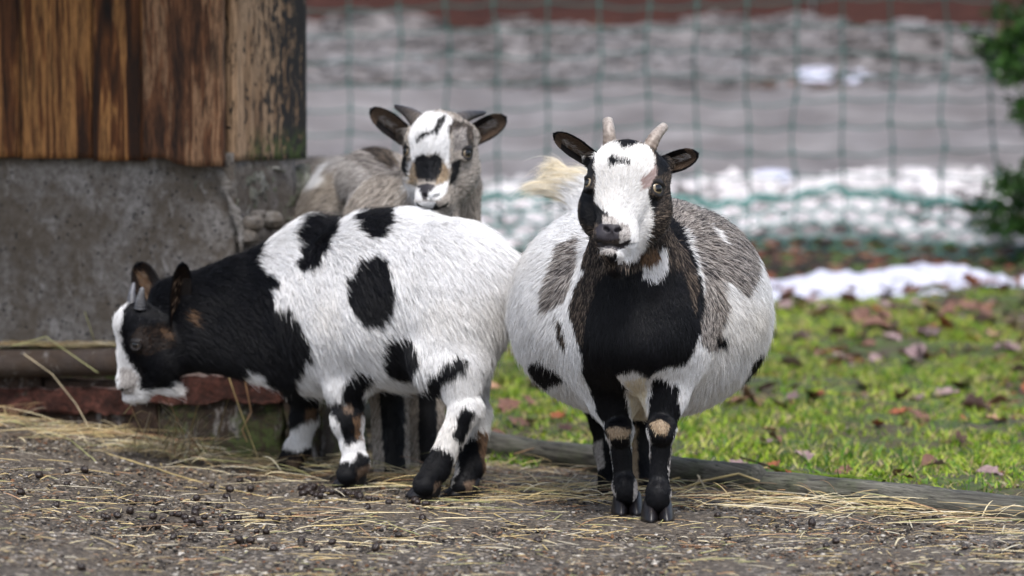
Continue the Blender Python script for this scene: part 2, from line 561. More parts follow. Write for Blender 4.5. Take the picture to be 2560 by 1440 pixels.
def eye(root, c, d, r, mat=None):
    seg, rings = 28, 20
    V, Fc = [], []
    for i in range(rings + 1):
        th = math.pi * i / rings
        for j in range(seg):
            ph = 2 * math.pi * j / seg
            V.append((math.sin(th) * math.cos(ph), math.sin(th) * math.sin(ph), math.cos(th)))
    for i in range(rings):
        for j in range(seg):
            k = (j + 1) % seg; Fc.append((i * seg + j, (i + 1) * seg + j, (i + 1) * seg + k, i * seg + k))
    me = mk_mesh('eye', V, Fc, [mat or MAT_EYE])
    o = link('eye', me, root)
    z = Vector(d); x = Vector((0, 0, 1)).cross(z).normalized(); y = z.cross(x)
    M = Matrix((x, y, z)).transposed().to_4x4()
    o.matrix_basis = Matrix.Translation(Vector(c)) @ M @ Matrix.Scale(float(r), 4)
    # the wide flat pupil of a goat: a dark cap standing a hair proud of the ball
    V = [(0, 0, 1.012)]; Fc = []
    n = 24; rr = [0.5, 1.0]
    for q in rr:
        for j in range(n):
            a = 2 * math.pi * j / n
            X = 0.52 * q * np.sign(math.cos(a)) * abs(math.cos(a)) ** 0.7; Y = 0.43 * q * np.sign(math.sin(a)) * abs(math.sin(a)) ** 0.7
            V.append((X, Y, 1.012 * math.sqrt(max(0, 1 - X * X - Y * Y))))
    for j in range(n):
        k = (j + 1) % n
        Fc.append((0, 1 + j, 1 + k)); Fc.append((1 + j, 1 + n + j, 1 + n + k, 1 + k))
    p = bpy.data.objects.new('pupil', mk_mesh('pupil', V, Fc, [MAT_PUPIL])); COL.objects.link(p); p.parent = o
    return o

def hoof(root, c, face, w, h):
    """two claws; c = centre of the sole on the ground, face = unit direction of the toe (x, y)"""
    f = norm([face[0], face[1], 0]); s = np.array([-f[1], f[0], 0]); z = np.array([0, 0, 1.0])
    V, Fc = [], []
    for q in (-1, 1):
        o = len(V); seg = 18; rows = [(0.0, 1.00), (0.22, 1.02), (0.55, 0.92), (0.85, 0.78), (1.0, 0.6)]
        for (hz, sc_) in rows:
            for j in range(seg):
                a = 2 * math.pi * j / seg
                x = math.cos(a); y = math.sin(a)
                lx = w * 0.62 * sc_ * (x * (1.0 if x > 0 else 0.75)) - hz * w * 0.28
                ly = w * 0.25 * sc_ * y * (1 - 0.30 * max(0, x)) + q * w * 0.222 * (1 - 0.15 * hz)
                V.append(np.asarray(c) + f * lx + s * ly + z * (h * hz * (1 - 0.15 * max(0, x)) + 0.0005))
        for i in range(len(rows) - 1):
            for j in range(seg):
                k = (j + 1) % seg
                Fc.append((o + i * seg + j, o + i * seg + k, o + (i + 1) * seg + k, o + (i + 1) * seg + j))
        Fc.append(tuple(o + j for j in range(seg))[::-1]); Fc.append(tuple(o + (len(rows) - 1) * seg + j for j in range(seg)))
    return link('hoof', mk_mesh('hoof', V, Fc, [MAT_HOOF]), root)

def build_goat(root, prims, layers, ears, eyes, n_hair, seed, clump=0.35, lenf=None, soft=1.0, wav=5.0):
    add = [p for p in prims if not p['sub']]
    V, Q = sculpt(prims)
    nv = len(V)
    def weights(X):
        f = np.zeros((len(X), 3)); fl = np.zeros(len(X)); ws = np.zeros(len(X)) + 1e-9
        for p in add:
            a, b = bbox(p)
            m = ((X > a - 0.04) & (X < b + 0.04)).all(1)
            if not m.any(): continue
            Y = X[m]
            w = np.exp(-np.clip(np.abs(sdist(p, Y)), 0, 0.2) / 0.009)
            fv = p['flow']
            if fv is None: fv = np.array([0, 0, -1.0])
            f[m] += w[:, None] * norm(np.asarray(fv)); fl[m] += w * p['fl']; ws[m] += w
        return f / ws[:, None], fl / ws
    flow, fl = weights(V)
    # the unevenness of a living flank: muscle, ribs and matted coat
    am = ss(.010, .018, fl)
    b3 = fbm(V[:, 0] * 9, V[:, 2] * 9, 2, seed, V[:, 1] * 9) * 0.0060 + vnoise(V[:, 0] * 30, V[:, 2] * 30, seed + 3, V[:, 1] * 30) * 0.0016
    nn = np.zeros_like(V); e1 = V[Q[:, 2]] - V[Q[:, 0]]; e2 = V[Q[:, 3]] - V[Q[:, 1]]; fn = np.cross(e1, e2)
    for q in range(4): np.add.at(nn, Q[:, q], fn)
    V = V + norm(nn) * (b3 * am)[:, None]
    cls = paint(layers, V, 0.0, seed, wav)
    col = mean_col(cls) * 0.8
    allV, allQ, allF, allL, allC = [V], [Q], [flow], [fl], [cls]
    earflag = [np.zeros(nv, int)]
    off = nv
    for e in ears:
        v, q, side, t, s_, axn = ear_mesh(*e['geo'])
        c = np.full(len(v), CK.index(e.get('back', 'D')))
        c[side == 1] = CK.index(e.get('in', 'E'))
        rim = (np.abs(s_) > 0.93) | (t > 0.95)
        c[(side == 1) & rim] = CK.index('B')
        c[(side == 0) & (t > 0.9)] = CK.index('B')
        mid = (side == 1) & (np.abs(s_ - e.get('off', 0.1)) < 0.45) & (t < 0.7) & (t > 0.12)
        c[mid] = CK.index(e.get('mid', 'H'))
        c[mid & (np.random.default_rng(3).random(len(c)) < .35)] = CK.index('E')
        dark = (side == 1) & (s_ * e.get('dk', -1) > 0.45) & (t < 0.75)
        c[dark] = CK.index('S')
        allV.append(v); allQ.append(q + off); off += len(v)
        allF.append(np.repeat(axn[None], len(v), 0)); allC.append(c)
        allL.append(np.where(mid, 0.016, 0.0040)); earflag.append(np.ones(len(v), int))
        col = np.vstack([col, mean_col(c) * 0.8])
    Vt = np.vstack(allV); Qt = np.vstack(allQ); Fl = np.vstack(allF); Ln = np.concatenate(allL); Cl = np.concatenate(allC); Ef = np.concatenate(earflag)
    body = link('body', mk_mesh('goat_body', Vt, Qt, [MAT_SKIN], True, col), root)
    # smooth normals
    nrm = np.zeros((len(Vt), 3), dtype=np.float32); body.data.vertex_normals.foreach_get('vector', nrm.ravel()) if False else None
    tmp = np.zeros(len(Vt) * 3, dtype=np.float32); body.data.vertex_normals.foreach_get('vector', tmp); nrm = tmp.reshape(-1, 3).astype(float)
    # scatter roots
    r = np.random.default_rng(seed)
    T = np.vstack([Qt[:, [0, 1, 2]], Qt[:, [0, 2, 3]]])
    A = 0.5 * np.linalg.norm(np.cross(Vt[T[:, 1]] - Vt[T[:, 0]], Vt[T[:, 2]] - Vt[T[:, 0]]), axis=1)
    # short hair needs more strands; hidden far side fewer
    Lt = Ln[T].mean(1); dens = np.clip(0.012 / np.maximum(Lt, 0.003), 0.5, 3.0)
    nz = nrm[T[:, 0]]; view = norm(CAM - Vt[T[:, 0]]); facing = (nz * view).sum(1)
    dens = dens * np.where(facing < -0.35, 0.25, 1.0) * np.where(Ef[T[:, 0]] == 1, 1.6, 1.0)
    w = A * dens; w /= w.sum()
    ti = r.choice(len(T), n_hair, p=w)
    b = r.random((n_hair, 2)); sw = b.sum(1) > 1; b[sw] = 1 - b[sw]
    bc = np.stack([1 - b.sum(1), b[:, 0], b[:, 1]], 1)
    tri = T[ti]
    X = (Vt[tri] * bc[..., None]).sum(1); N = norm((nrm[tri] * bc[..., None]).sum(1)); f = (Fl[tri] * bc[..., None]).sum(1); L = (Ln[tri] * bc).sum(1)
    ear = Ef[tri[:, 0]] == 1
    cl = np.where(ear, Cl[tri[:, 0]], 0)
    be = ~ear
    cl[be] = paint(layers, X[be], 2.2 * soft, seed, wav)
    # bare places
    for c_, q in BARE.items(): L = np.where((cl == c_), np.minimum(L, 0.0022), L)
    for (ec, ed, er) in eyes:
        dd = np.linalg.norm(X - (ec + ed * er * 0.5), axis=1)
        L = np.where(dd < er * 1.12, np.minimum(L, 0.0012), np.where(dd < er * 1.8, np.minimum(L, 0.0042), L))
    if lenf is not None: L = lenf(X, L, cl)
    L = L * r.uniform(0.65, 1.15, n_hair) * np.where(r.random(n_hair) < .035, 1.7, 1.0)
    # combed direction with soft waves
    wob = np.stack([vnoise(X[:, 0] * 52, X[:, 2] * 52, 1, X[:, 1] * 52), vnoise(X[:, 0] * 52, X[:, 2] * 52, 2, X[:, 1] * 52), vnoise(X[:, 0] * 52, X[:, 2] * 52, 3, X[:, 1] * 52)], 1)
    f = norm(f) + 0.15 * wob + 0.09 * r.normal(size=(n_hair, 3))
    ft = norm(f - (f * N).sum(1)[:, None] * N)
    lift = 0.24 + 0.09 * r.normal(size=n_hair)
    lift = np.where(ear, 0.5, lift)
    d0 = norm(ft + N * (lift + 0.15)[:, None]); d1 = norm(ft + N * (lift * 0.45)[:, None] + np.array([0, 0, -0.22]) * (L / 0.02)[:, None])
    p0 = X - N * 0.0006
    p1 = p0 + d0 * (L * 0.36)[:, None]; p2 = p1 + norm(d0 + d1) * (L * 0.34)[:, None]; p3 = p2 + d1 * (L * 0.32)[:, None]
    # clumps: tips lean to a neighbour guide
    ng = max(200, n_hair // 15)
    gi = r.choice(n_hair, ng, replace=False)
    kd = kdtree.KDTree(ng)
    for i, g in enumerate(gi): kd.insert(X[g], i)
    kd.balance()
    near = np.fromiter((kd.find(x)[1] for x in X), dtype=int, count=n_hair)
    g = gi[near]
    same = (cl == cl[g]) & (np.linalg.norm(X - X[g], axis=1) < 0.012)
    cf = np.where(same, clump * np.clip(L / 0.014, 0, 1), 0)[:, None]
    s2 = (p2[g] - X[g]) * (L / np.maximum(L[g], 1e-4))[:, None] + X * 0.45 + X[g] * 0.55
    s3 = (p3[g] - X[g]) * (L / np.maximum(L[g], 1e-4))[:, None] + X * 0.25 + X[g] * 0.75
    p2 = p2 * (1 - cf * 0.7) + s2 * cf * 0.7; p3 = p3 * (1 - cf) + s3 * cf
    hc = bpy.data.hair_curves.new('coat')
    hc.add_curves([4] * n_hair)
    pos = np.stack([p0, p1, p2, p3], 1).astype(np.float32)
    hc.position_data.foreach_set('vector', pos.ravel())
    ra = hc.attributes.get('radius') or hc.attributes.new('radius', 'FLOAT', 'POINT')
    wr = np.where(L < 0.009, 0.00026, 0.00034)
    rad = (np.array([1.0, 0.9, 0.6, 0.12])[None] * wr[:, None]).astype(np.float32)
    ra.data.foreach_set('value', rad.ravel())
    ca_ = hc.attributes.new('Col', 'FLOAT_COLOR', 'CURVE')
    cc = np.ones((n_hair, 4), dtype=np.float32); cc[:, :3] = colour_of(cl, r)
    # stains and tone drift of a real coat
    t = vnoise(X[:, 0] * 9, X[:, 2] * 9, 8, X[:, 1] * 9)[:, None]
    cc[:, :3] *= np.clip(1 - 0.10 * np.clip(t, 0, 1) * np.array([0.5, 0.9, 1.6]), 0, 1)
    ca_.data.foreach_set('color', cc.ravel())
    hc.materials.append(MAT_HAIR)
    ho = link('coat', hc, root)
    return body

# ------------------------------------------------------------------ helpers to lay a body out
def EB(px, py, D, rx, ry, rz, k=0.05, flow=None, fl=0.02, rot=None):
    """ellipsoid: centre at a photo point, rx and rz in photo pixels at that distance, ry in metres along the view"""
    return ell(P(px, py, D), (px2m(rx, D), ry, px2m(rz, D)), rot, k, flow, fl)

def CB(a, b, ra, rb, k=0.03, flow=None, fl=0.012, sq=None):
    return cone(P(*a), P(*b), px2m(ra, a[2]), px2m(rb, b[2]), k, flow, fl, sq)

def rotz(a):
    c, s = math.cos(R(a)), math.sin(R(a)); return np.array([[c, s, 0], [-s, c, 0], [0, 0, 1]])
def roty(a):
    c, s = math.cos(R(a)), math.sin(R(a)); return np.array([[c, 0, -s], [0, 1, 0], [s, 0, c]])

def near(D): return lambda X: X[:, 1] + 6 < D
def far(D): return lambda X: X[:, 1] + 6 >= D

def face_extra(H, eyes, layers_skin='S'):
    """rules that follow the head itself: dark lids, dark mouth and nostrils"""
    out = []
    for (c, d, r) in eyes:
        out.append(('S', (lambda X, c=c, d=d, r=r: np.linalg.norm(X - (c + d * r * 0.5), axis=1) < r * 1.12)))
    def mouth(X):
        q = H.loc(X); return (np.abs(q[:, 1] - (97.8 - 0.006 * q[:, 0] ** 2 - 0.00001 * q[:, 0] ** 4)) < 1.7) & (np.abs(q[:, 0]) < 27) & (q[:, 2] > -46)
    out.append(('S', mouth))
    return out

# ================================================================== goat standing broadside, eating (left)
def goat_left():
    root = empty('goat', (P(1000, 1240, 6.55)[0], 0.55, 0.0), 'white goat with round black spots and black head, bending down to the hay', 'goat', 'pygmy goats in the yard')
    BK = np.array([0.75, -0.05, -0.62]); BT = np.array([1.0, -0.1, -0.25]); DN = np.array([0.15, 0, -1.0]); RU = np.array([0.6, -0.1, -0.8])
    pr = []
    pr += [EB(905, 762, 6.62, 200, .125, 196, .05, BK, .027)]
    pr += [EB(1010, 768, 6.56, 198, .135, 202, .05, BK, .028)]
    pr += [EB(1125, 735, 6.49, 165, .118, 185, .05, RU, .028)]
    pr += [EB(985, 620, 6.57, 165, .085, 82, .05, BT, .024)]
    pr += [EB(1190, 715, 6.46, 94, .080, 100, .05, RU, .028)]
    pr += [EB(800, 660, 6.68, 105, .062, 100, .05, BT, .042)]
    pr += [EB(815, 800, 6.66, 105, .105, 150, .05, BK, .028)]
    # neck and throat
    sq = (np.array([0, 1.0, 0]), 0.62)
    pr += [CB((800, 770, 6.67), (480, 815, 6.74), 152, 88, .05, np.array([0.95, 0, -0.35]), .024, sq)]
    pr += [CB((770, 690, 6.68), (450, 778, 6.74), 84, 58, .05, np.array([1.0, 0, -0.12]), .040, (np.array([0, 1.0, 0]), 0.6))]
    pr += [CB((735, 855, 6.68), (520, 842, 6.73), 95, 52, .05, np.array([0.55, 0, -0.85]), .030, (np.array([0, 1.0, 0]), 0.6))]
    # near front leg
    pr += [CB((860, 830, 6.58), (868, 955, 6.56), 84, 52, .04, DN, .020)]
    pr += [CB((868, 955, 6.56), (868, 1045, 6.56), 50, 33, .02, DN, .013), CB((868, 1045, 6.56), (888, 1150, 6.55), 33, 27, .015, DN, .010)]
    pr += [EB(868, 1048, 6.55, 34, .024, 36, .015, DN, .008), EB(890, 1156, 6.55, 28, .022, 26, .012, DN, .012)]
    pr += [CB((888, 1160, 6.55), (869, 1186, 6.54), 29, 27, .012, DN, .004)]
    # far front leg
    pr += [CB((775, 830, 6.80), (762, 965, 6.82), 75, 42, .04, DN, .02), CB((762, 965, 6.82), (760, 1045, 6.82), 40, 30, .02, DN, .012)]
    pr += [CB((760, 1045, 6.82), (748, 1115, 6.82), 30, 25, .015, DN, .010), EB(742, 1120, 6.82, 27, .021, 25, .012, DN, .012), CB((742, 1125, 6.82), (722, 1153, 6.81), 27, 26, .012, DN, .004)]
    # hind legs
    pr += [EB(1152, 845, 6.42, 80, .062, 125, .05, RU, .026), EB(1110, 905, 6.42, 75, .055, 70, .05, RU, .024), EB(1150, 835, 6.58, 76, .060, 115, .05, RU, .026)]
    pr += [CB((1145, 925, 6.38), (1160, 1025, 6.37), 56, 33, .03, DN, .018), CB((1163, 1025, 6.37), (1105, 1145, 6.36), 35, 29, .015, DN, .012)]
    pr += [EB(1168, 1018, 6.37, 36, .026, 32, .012, DN, .012), EB(1090, 1174, 6.36, 29, .023, 28, .012, DN, .012), CB((1092, 1172, 6.36), (1062, 1211, 6.35), 28, 30, .012, DN, .004)]
    pr += [CB((1168, 925, 6.52), (1188, 1035, 6.47), 54, 32, .03, DN, .018), CB((1192, 1035, 6.47), (1178, 1150, 6.42), 33, 29, .015, DN, .012)]
    pr += [EB(1178, 1166, 6.42, 29, .023, 28, .012, DN, .012), CB((1176, 1170, 6.42), (1156, 1211, 6.40), 28, 29, .012, DN, .004)]
    # tail, wattle
    pr += [CB((1262, 670, 6.46), (1272, 760, 6.44), 30, 22, .03, np.array([.35, 0, -1]), .032), CB((1272, 760, 6.44), (1252, 820, 6.44), 20, 12, .02, np.array([-.1, 0, -1]), .036)]
    pr += [CB((519, 872, 6.70), (521, 910, 6.70), 8, 9, .004, DN, .003)]
    H = Head(P(299, 852, 6.70), 84, 3, 4, 0.98)
    hp, eyes = head_prims(H, .010, lid=4.0, fat=1.12)
    pr += [ell(H.p(0, -34, -22), (.031, .038, .036), H.rot, .020, -H.V, .010), ell(H.p(0, 14, -20), (.022, .042, .020), H.rot, .016, -H.V, .009)]
    pr += hp
    pr += [cone(H.p(0, 18, -105), H.p(0, 62, -62), .034, .022, .02, np.array([.3, 0, -1]), .016)]
    # beard tuft
    pr += [cone(P(370, 965, 6.70), P(425, 962, 6.71), .0155, .017, .012, np.array([.95, 0, -.3]), .026)]
    L = [('W', None)]
    L += [('B', [(655, 590), (642, 640), (633, 655), (658, 681), (700, 700), (694, 712), (672, 722), (681, 742), (694, 758), (722, 752), (744, 800), (768, 848), (770, 880), (753, 900), (728, 938), (722, 985), (686, 968), (644, 935), (603, 925), (480, 1100), (150, 1100), (150, 600), (420, 500), (655, 590)], lambda X: proj(X)[1] < 990)]
    L += [('W', [(606, 912), (640, 922), (650, 945), (630, 950), (606, 935)])]
    L += [('R', [(335, 882), (325, 850), (345, 822), (400, 812), (440, 830), (430, 870), (395, 880), (360, 892)]), ('O', [(395, 828), (425, 838), (422, 852), (400, 846)])]
    L += [('O', [(460, 775), (478, 772), (476, 808), (458, 800)])]
    L += [('W', [(318, 752), (306, 794), (300, 836), (305, 861), (312, 885), (323, 910), (337, 932), (345, 948), (343, 968), (350, 978), (383, 972), (411, 966), (439, 950), (472, 940), (480, 1020), (240, 1040), (230, 740), (300, 745)])]
    L += [('H', [(296, 925), (330, 930), (342, 950), (335, 985), (300, 985)])]
    # body spots
    L += [('B', [(739, 563), (775, 540), (822, 545), (840, 577), (815, 614), (793, 657), (761, 671), (728, 653), (752, 639), (732, 614), (722, 588)])]
    L += [('B', [(887, 538), (915, 515), (962, 512), (974, 556), (952, 590), (916, 594), (888, 574), (869, 554)])]
    L += [('B', [(894, 639), (934, 632), (967, 650), (981, 715), (969, 776), (934, 809), (894, 801), (869, 747), (858, 697)])]
    L += [('B', [(956, 841), (988, 827), (1028, 834), (1046, 870), (1046, 902), (1010, 939), (963, 939), (945, 906), (941, 870)])]
    L += [('B', [(1140, 884), (1172, 895), (1154, 924), (1100, 949), (1085, 978), (1028, 990), (1040, 957), (1078, 921), (1111, 899)])]
    L += [('B', [(884, 913), (920, 925), (912, 965), (895, 1010), (867, 1000), (855, 993), (858, 949)])]
    # legs
    NF = near(6.70)
    L += [('B', [(815, 993), (867, 1000), (925, 975), (905, 1033), (897, 1097), (860, 1107), (850, 1060), (827, 1020)], NF)]
    L += [('O', [(880, 1035), (905, 1030), (900, 1095), (886, 1090)], NF), ('E', [(855, 1005), (880, 1005), (880, 1025), (858, 1025)], NF)]
    L += [('B', [(897, 1122), (925, 1140), (925, 1230), (810, 1230), (822, 1187), (842, 1150), (887, 1150)], NF), ('E', [(890, 1165), (925, 1152), (922, 1200), (893, 1198)], NF)]
    FF = far(6.70)
    L += [('B', [(715, 963), (800, 963), (800, 1010), (790, 1045), (760, 1050), (725, 1067), (715, 1000)], FF), ('O', [(760, 1018), (790, 1010), (786, 1046), (758, 1048)], FF)]
    L += [('B', [(712, 1113), (745, 1125), (780, 1105), (785, 1190), (660, 1195), (668, 1150)], FF), ('E', [(718, 1146), (752, 1142), (750, 1176), (724, 1176)], FF)]
    HN = lambda X: X[:, 0] > P(1015, 900, 6.4)[0]
    L += [('B', [(1150, 1010), (1187, 1018), (1178, 1060), (1150, 1107), (1130, 1080), (1143, 1053)], HN)]
    L += [('B', [(1085, 1108), (1135, 1130), (1140, 1183), (1095, 1262), (990, 1262), (1005, 1213), (1044, 1150)], HN)]
    L += [('B', [(1148, 1107), (1200, 1083), (1230, 1173), (1200, 1260), (1105, 1260), (1120, 1220), (1147, 1180)], HN), ('O', [(1190, 1075), (1225, 1070), (1222, 1180), (1204, 1170)], HN)]
    L += [('E', [(1086, 1203), (1108, 1195), (1098, 1235), (1082, 1237)], HN), ('E', [(1162, 1205), (1187, 1195), (1188, 1225), (1162, 1230)], HN)]
    L += face_extra(H, eyes)
    ears = [dict(geo=(P(450, 815, 6.665), P(458, 660, 6.63), .037, norm([-0.62, 0.75, 0]), .016, 0.02), back='B', mid='R', dk=-1, **{'in': 'R'}),
            dict(geo=(P(385, 760, 6.78), P(344, 658, 6.80), .044, norm([0.35, 0.9, 0.1]), .012, 0.0), back='B', mid='O', **{'in': 'R'})]
    build_goat(root, pr, L, ears, eyes, 270000, 11, clump=0.5)
    for c, d, r in eyes: eye(root, c, d, r, MAT_EYE_DARK)
    horn(root, [P(350, 772, 6.675), P(352, 744, 6.67), P(356, 718, 6.665)], .0115, .0035, (.05, .052, .06), (.17, .175, .19))
    horn(root, [P(330, 762, 6.735), P(330, 736, 6.74), P(335, 706, 6.745)], .0105, .003, (.05, .052, .06), (.15, .155, .18))
    for (px, py, D) in ((871, 1222, 6.565), (718, 1184, 6.83), (1056, 1250, 6.37), (1152, 1250, 6.41)):
        q = P(px, py, D); q[2] = float(ground_z(q[0], D)) + 0.0005
        hoof(root, q + np.array([0.002, 0, 0]), (-1, -0.25), .052, .034)

# ================================================================== round goat facing the camera (right)
def goat_right():
    root = empty('goat', (P(1610, 1300, 6.2)[0], 0.2, 0.0), 'very round black, white and grey goat standing on the gravel and facing the camera', 'goat', 'pygmy goats in the yard')
    D_ = np.array([0, .1, -1.0]); BL = np.array([-.45, .5, -.6]); BR = np.array([.35, .5, -.7]); pr = []
    pr += [EB(1598, 806, 6.32, 296, .26, 205, .06, D_ + np.array([0, .3, 0]), .020)]
    pr += [EB(1600, 690, 6.30, 222, .26, 190, .08, np.array([0, .7, -.6]), .018)]
    pr += [EB(1468, 770, 6.30, 160, .21, 195, .08, BL, .022), EB(1742, 772, 6.30, 155, .21, 200, .08, BR, .020)]
    pr += [EB(1600, 872, 6.25, 185, .21, 145, .06, D_, .022)]
    pr += [EB(1592, 785, 6.04, 148, .11, 165, .05, D_, .012)]
    pr += [EB(1590, 850, 6.02, 120, .10, 100, .05, D_, .012)]
    pr += [CB((1590, 730, 6.04), (1575, 560, 5.98), 128, 88, .05, D_, .013)]
    pr += [EB(1497, 830, 6.10, 62, .08, 120, .05, D_, .013), EB(1692, 825, 6.06, 66, .08, 115, .05, D_, .013)]
    # front legs
    pr += [CB((1503, 870, 6.12), (1528, 1000, 6.12), 62, 46, .04, D_, .012), CB((1528, 1000, 6.12), (1548, 1075, 6.11), 44, 31, .02, D_, .008)]
    pr += [CB((1548, 1075, 6.11), (1558, 1190, 6.12), 28, 23, .012, D_, .007), EB(1548, 1080, 6.09, 34, .027, 36, .010, D_, .006), EB(1561, 1214, 6.11, 28, .023, 32, .010, D_, .008), CB((1562, 1218, 6.11), (1566, 1234, 6.108), 25, 26, .01, D_, .003)]
    pr += [CB((1685, 860, 6.06), (1664, 985, 6.03), 66, 48, .04, D_, .014), CB((1664, 985, 6.03), (1654, 1070, 6.01), 47, 32, .02, D_, .009)]
    pr += [CB((1654, 1070, 6.01), (1648, 1195, 6.01), 29, 23, .012, D_, .007), EB(1653, 1076, 5.99, 35, .027, 37, .010, D_, .006), EB(1646, 1230, 6.0, 29, .023, 33, .010, D_, .008), CB((1646, 1236, 6.0), (1645, 1252, 5.998), 26, 27, .01, D_, .003)]
    # hind legs
    pr += [CB((1480, 930, 6.45), (1508, 1050, 6.50), 70, 30, .04, D_, .012), CB((1508, 1050, 6.50), (1512, 1120, 6.5), 29, 25, .015, D_, .007), CB((1512, 1120, 6.5), (1526, 1200, 6.46), 25, 25, .01, D_, .007), CB((1526, 1200, 6.46), (1527, 1225, 6.44), 28, 32, .01, D_, .006)]
    pr += [CB((1640, 930, 6.45), (1612, 1050, 6.50), 70, 30, .04, D_, .012), CB((1612, 1050, 6.50), (1606, 1130, 6.5), 29, 25, .015, D_, .007), CB((1606, 1130, 6.5), (1600, 1205, 6.47), 25, 26, .01, D_, .007), CB((1600, 1205, 6.47), (1600, 1225, 6.45), 28, 32, .01, D_, .006)]
    # tail
    pr += [CB((1500, 560, 6.60), (1455, 480, 6.66), 44, 36, .03, np.array([-.5, 0, .5]), .03), CB((1455, 480, 6.66), (1400, 440, 6.68), 36, 22, .02, np.array([-1, 0, .62]), .045), CB((1440, 480, 6.66), (1360, 466, 6.67), 30, 13, .02, np.array([-1, 0, .08]), .050)]
    H = Head(P(1549, 444, 5.82), 13, 21, 4.5, 1.14)
    hp, eyes = head_prims(H, .0085, lid=1.0, fat=1.22)
    pr += hp
    pr += [cone(H.p(-26, -28, -72), P(1478, 400, 5.97), .020, .0125, .016, -H.U, .008), cone(H.p(26, -28, -72), P(1662, 411, 5.97), .020, .0135, .016, H.U, .008)]
    pr += [cone(H.p(6, 72, -78), H.p(2, 112, -62), .030, .016, .02, D_, .014)]
    pr += [cone(H.p(8, 100, -50), H.p(14, 118, -50), .010, .007, .01, D_, .02)]
    L = [('W', None)]
    # saddle, patches
    L += [('G', [(1650, 460), (1745, 465), (1815, 520), (1858, 575), (1888, 640), (1890, 680), (1862, 738), (1835, 722), (1820, 700), (1802, 702), (1815, 760), (1800, 830), (1808, 862), (1768, 868), (1752, 850), (1745, 800), (1740, 700), (1712, 600), (1650, 520)])]
    L += [('W', [(1768, 560), (1795, 580), (1812, 610), (1790, 600)]), ('B', [(1784, 827), (1812, 840), (1815, 862), (1795, 858)])]
    L += [('W', [(1706, 565), (1735, 635), (1754, 700), (1754, 790), (1742, 850), (1730, 905), (1716, 900), (1732, 800), (1738, 700), (1720, 640), (1700, 600)])]
    L += [('G', [(1455, 588), (1405, 612), (1378, 680), (1360, 730), (1362, 772), (1378, 772), (1412, 745), (1435, 700), (1455, 640)])]
    L += [('D', [(1392, 785), (1406, 800), (1416, 850), (1412, 870), (1398, 840)])]
    L += [('B', [(1318, 905), (1346, 890), (1394, 918), (1412, 945), (1360, 960), (1335, 940)]), ('B', [(1884, 890), (1935, 850), (1920, 935), (1860, 955)])]
    L += [('G', [(1276, 640), (1310, 588), (1340, 585), (1300, 615), (1285, 660)])]
    # chest and legs
    L += [('B', [(1486, 640), (1442, 710), (1427, 765), (1440, 832), (1454, 880), (1450, 918), (1468, 966), (1486, 1000), (1490, 1024), (1509, 1057), (1524, 1110), (1532, 1170), (1536, 1225), (1540, 1310), (1603, 1310), (1602, 1234), (1587, 1177), (1578, 1110), (1576, 1047), (1567, 995), (1558, 961), (1540, 940), (1540, 930), (1585, 920), (1619, 940), (1648, 918), (1681, 909), (1715, 905), (1731, 870), (1748, 827), (1758, 760), (1748, 698), (1729, 640), (1690, 560), (1620, 480), (1480, 560)], near(6.28))]
    L += [('D', [(1486, 640), (1440, 710), (1424, 765), (1442, 845), (1456, 862), (1470, 780), (1492, 710), (1520, 660)], near(6.28)), ('D', [(1690, 600), (1718, 640), (1745, 700), (1735, 780), (1712, 700)], near(6.28))]
    NL = near(6.25)
    L += [('H', None, lambda X: (proj(X)[1] > 1060) & (X[:, 1] + 6 < 6.3) & ((proj(X)[0] < 1525) | (np.abs(proj(X)[0] - 1607) < 24) | (proj(X)[0] > 1670)) & (proj(X)[1] > 1090))]
    L += [('Y', [(1557, 948), (1612, 935), (1615, 1000), (1618, 1040), (1580, 1045), (1576, 990)])]
    L += [('H', [(1523, 1120), (1538, 1225), (1535, 1250), (1515, 1250), (1508, 1120)], NL), ('T', [(1520, 1066), (1574, 1066), (1572, 1090), (1524, 1093)], NL)]
    L += [('B', [(1633, 942), (1662, 942), (1700, 962), (1695, 995), (1704, 1028), (1690, 1060), (1688, 1081), (1674, 1130), (1670, 1177), (1677, 1258), (1672, 1330), (1616, 1330), (1608, 1249), (1616, 1201), (1629, 1129), (1617, 1060), (1625, 985)], near(6.08))]
    L += [('T', [(1628, 1052), (1650, 1048), (1674, 1060), (1670, 1084), (1638, 1084)], near(6.08))]
    FLg = lambda X: (X[:, 1] + 6 > 6.36) & (proj(X)[1] > 1020)
    L += [('B', None, FLg), ('H', [(1480, 1105), (1506, 1095), (1512, 1165), (1490, 1175)], FLg), ('T', [(1570, 1060), (1592, 1060), (1600, 1240), (1578, 1250)], FLg)]
    # tail
    TL = lambda X: (X[:, 1] + 6 > 6.56) & (proj(X)[0] < 1500) & (proj(X)[1] < 530)
    L += [('Y', None, TL), ('W', [(1420, 480), (1520, 440), (1520, 600), (1440, 560)], TL)]
    # head
    HD = near(6.03)
    hd = lambda X: HD(X) & (proj(X)[1] < 668) & (np.abs(H.loc(X)[:, 0]) < 75) & (H.loc(X)[:, 1] < 122)
    hb = lambda X: (np.linalg.norm(X - H.p(0, -8, -70), axis=1) < .11) & (proj(X)[1] < 600) & (X[:, 1] + 6 < 6.08)
    L += [('D', None, hb)]
    L += [('D', None, hd)]
    L += [('W', [(1608, 640), (1662, 610), (1668, 665), (1640, 700), (1605, 690)]), ('O', [(1600, 632), (1640, 615), (1652, 640), (1625, 665), (1600, 655)])]
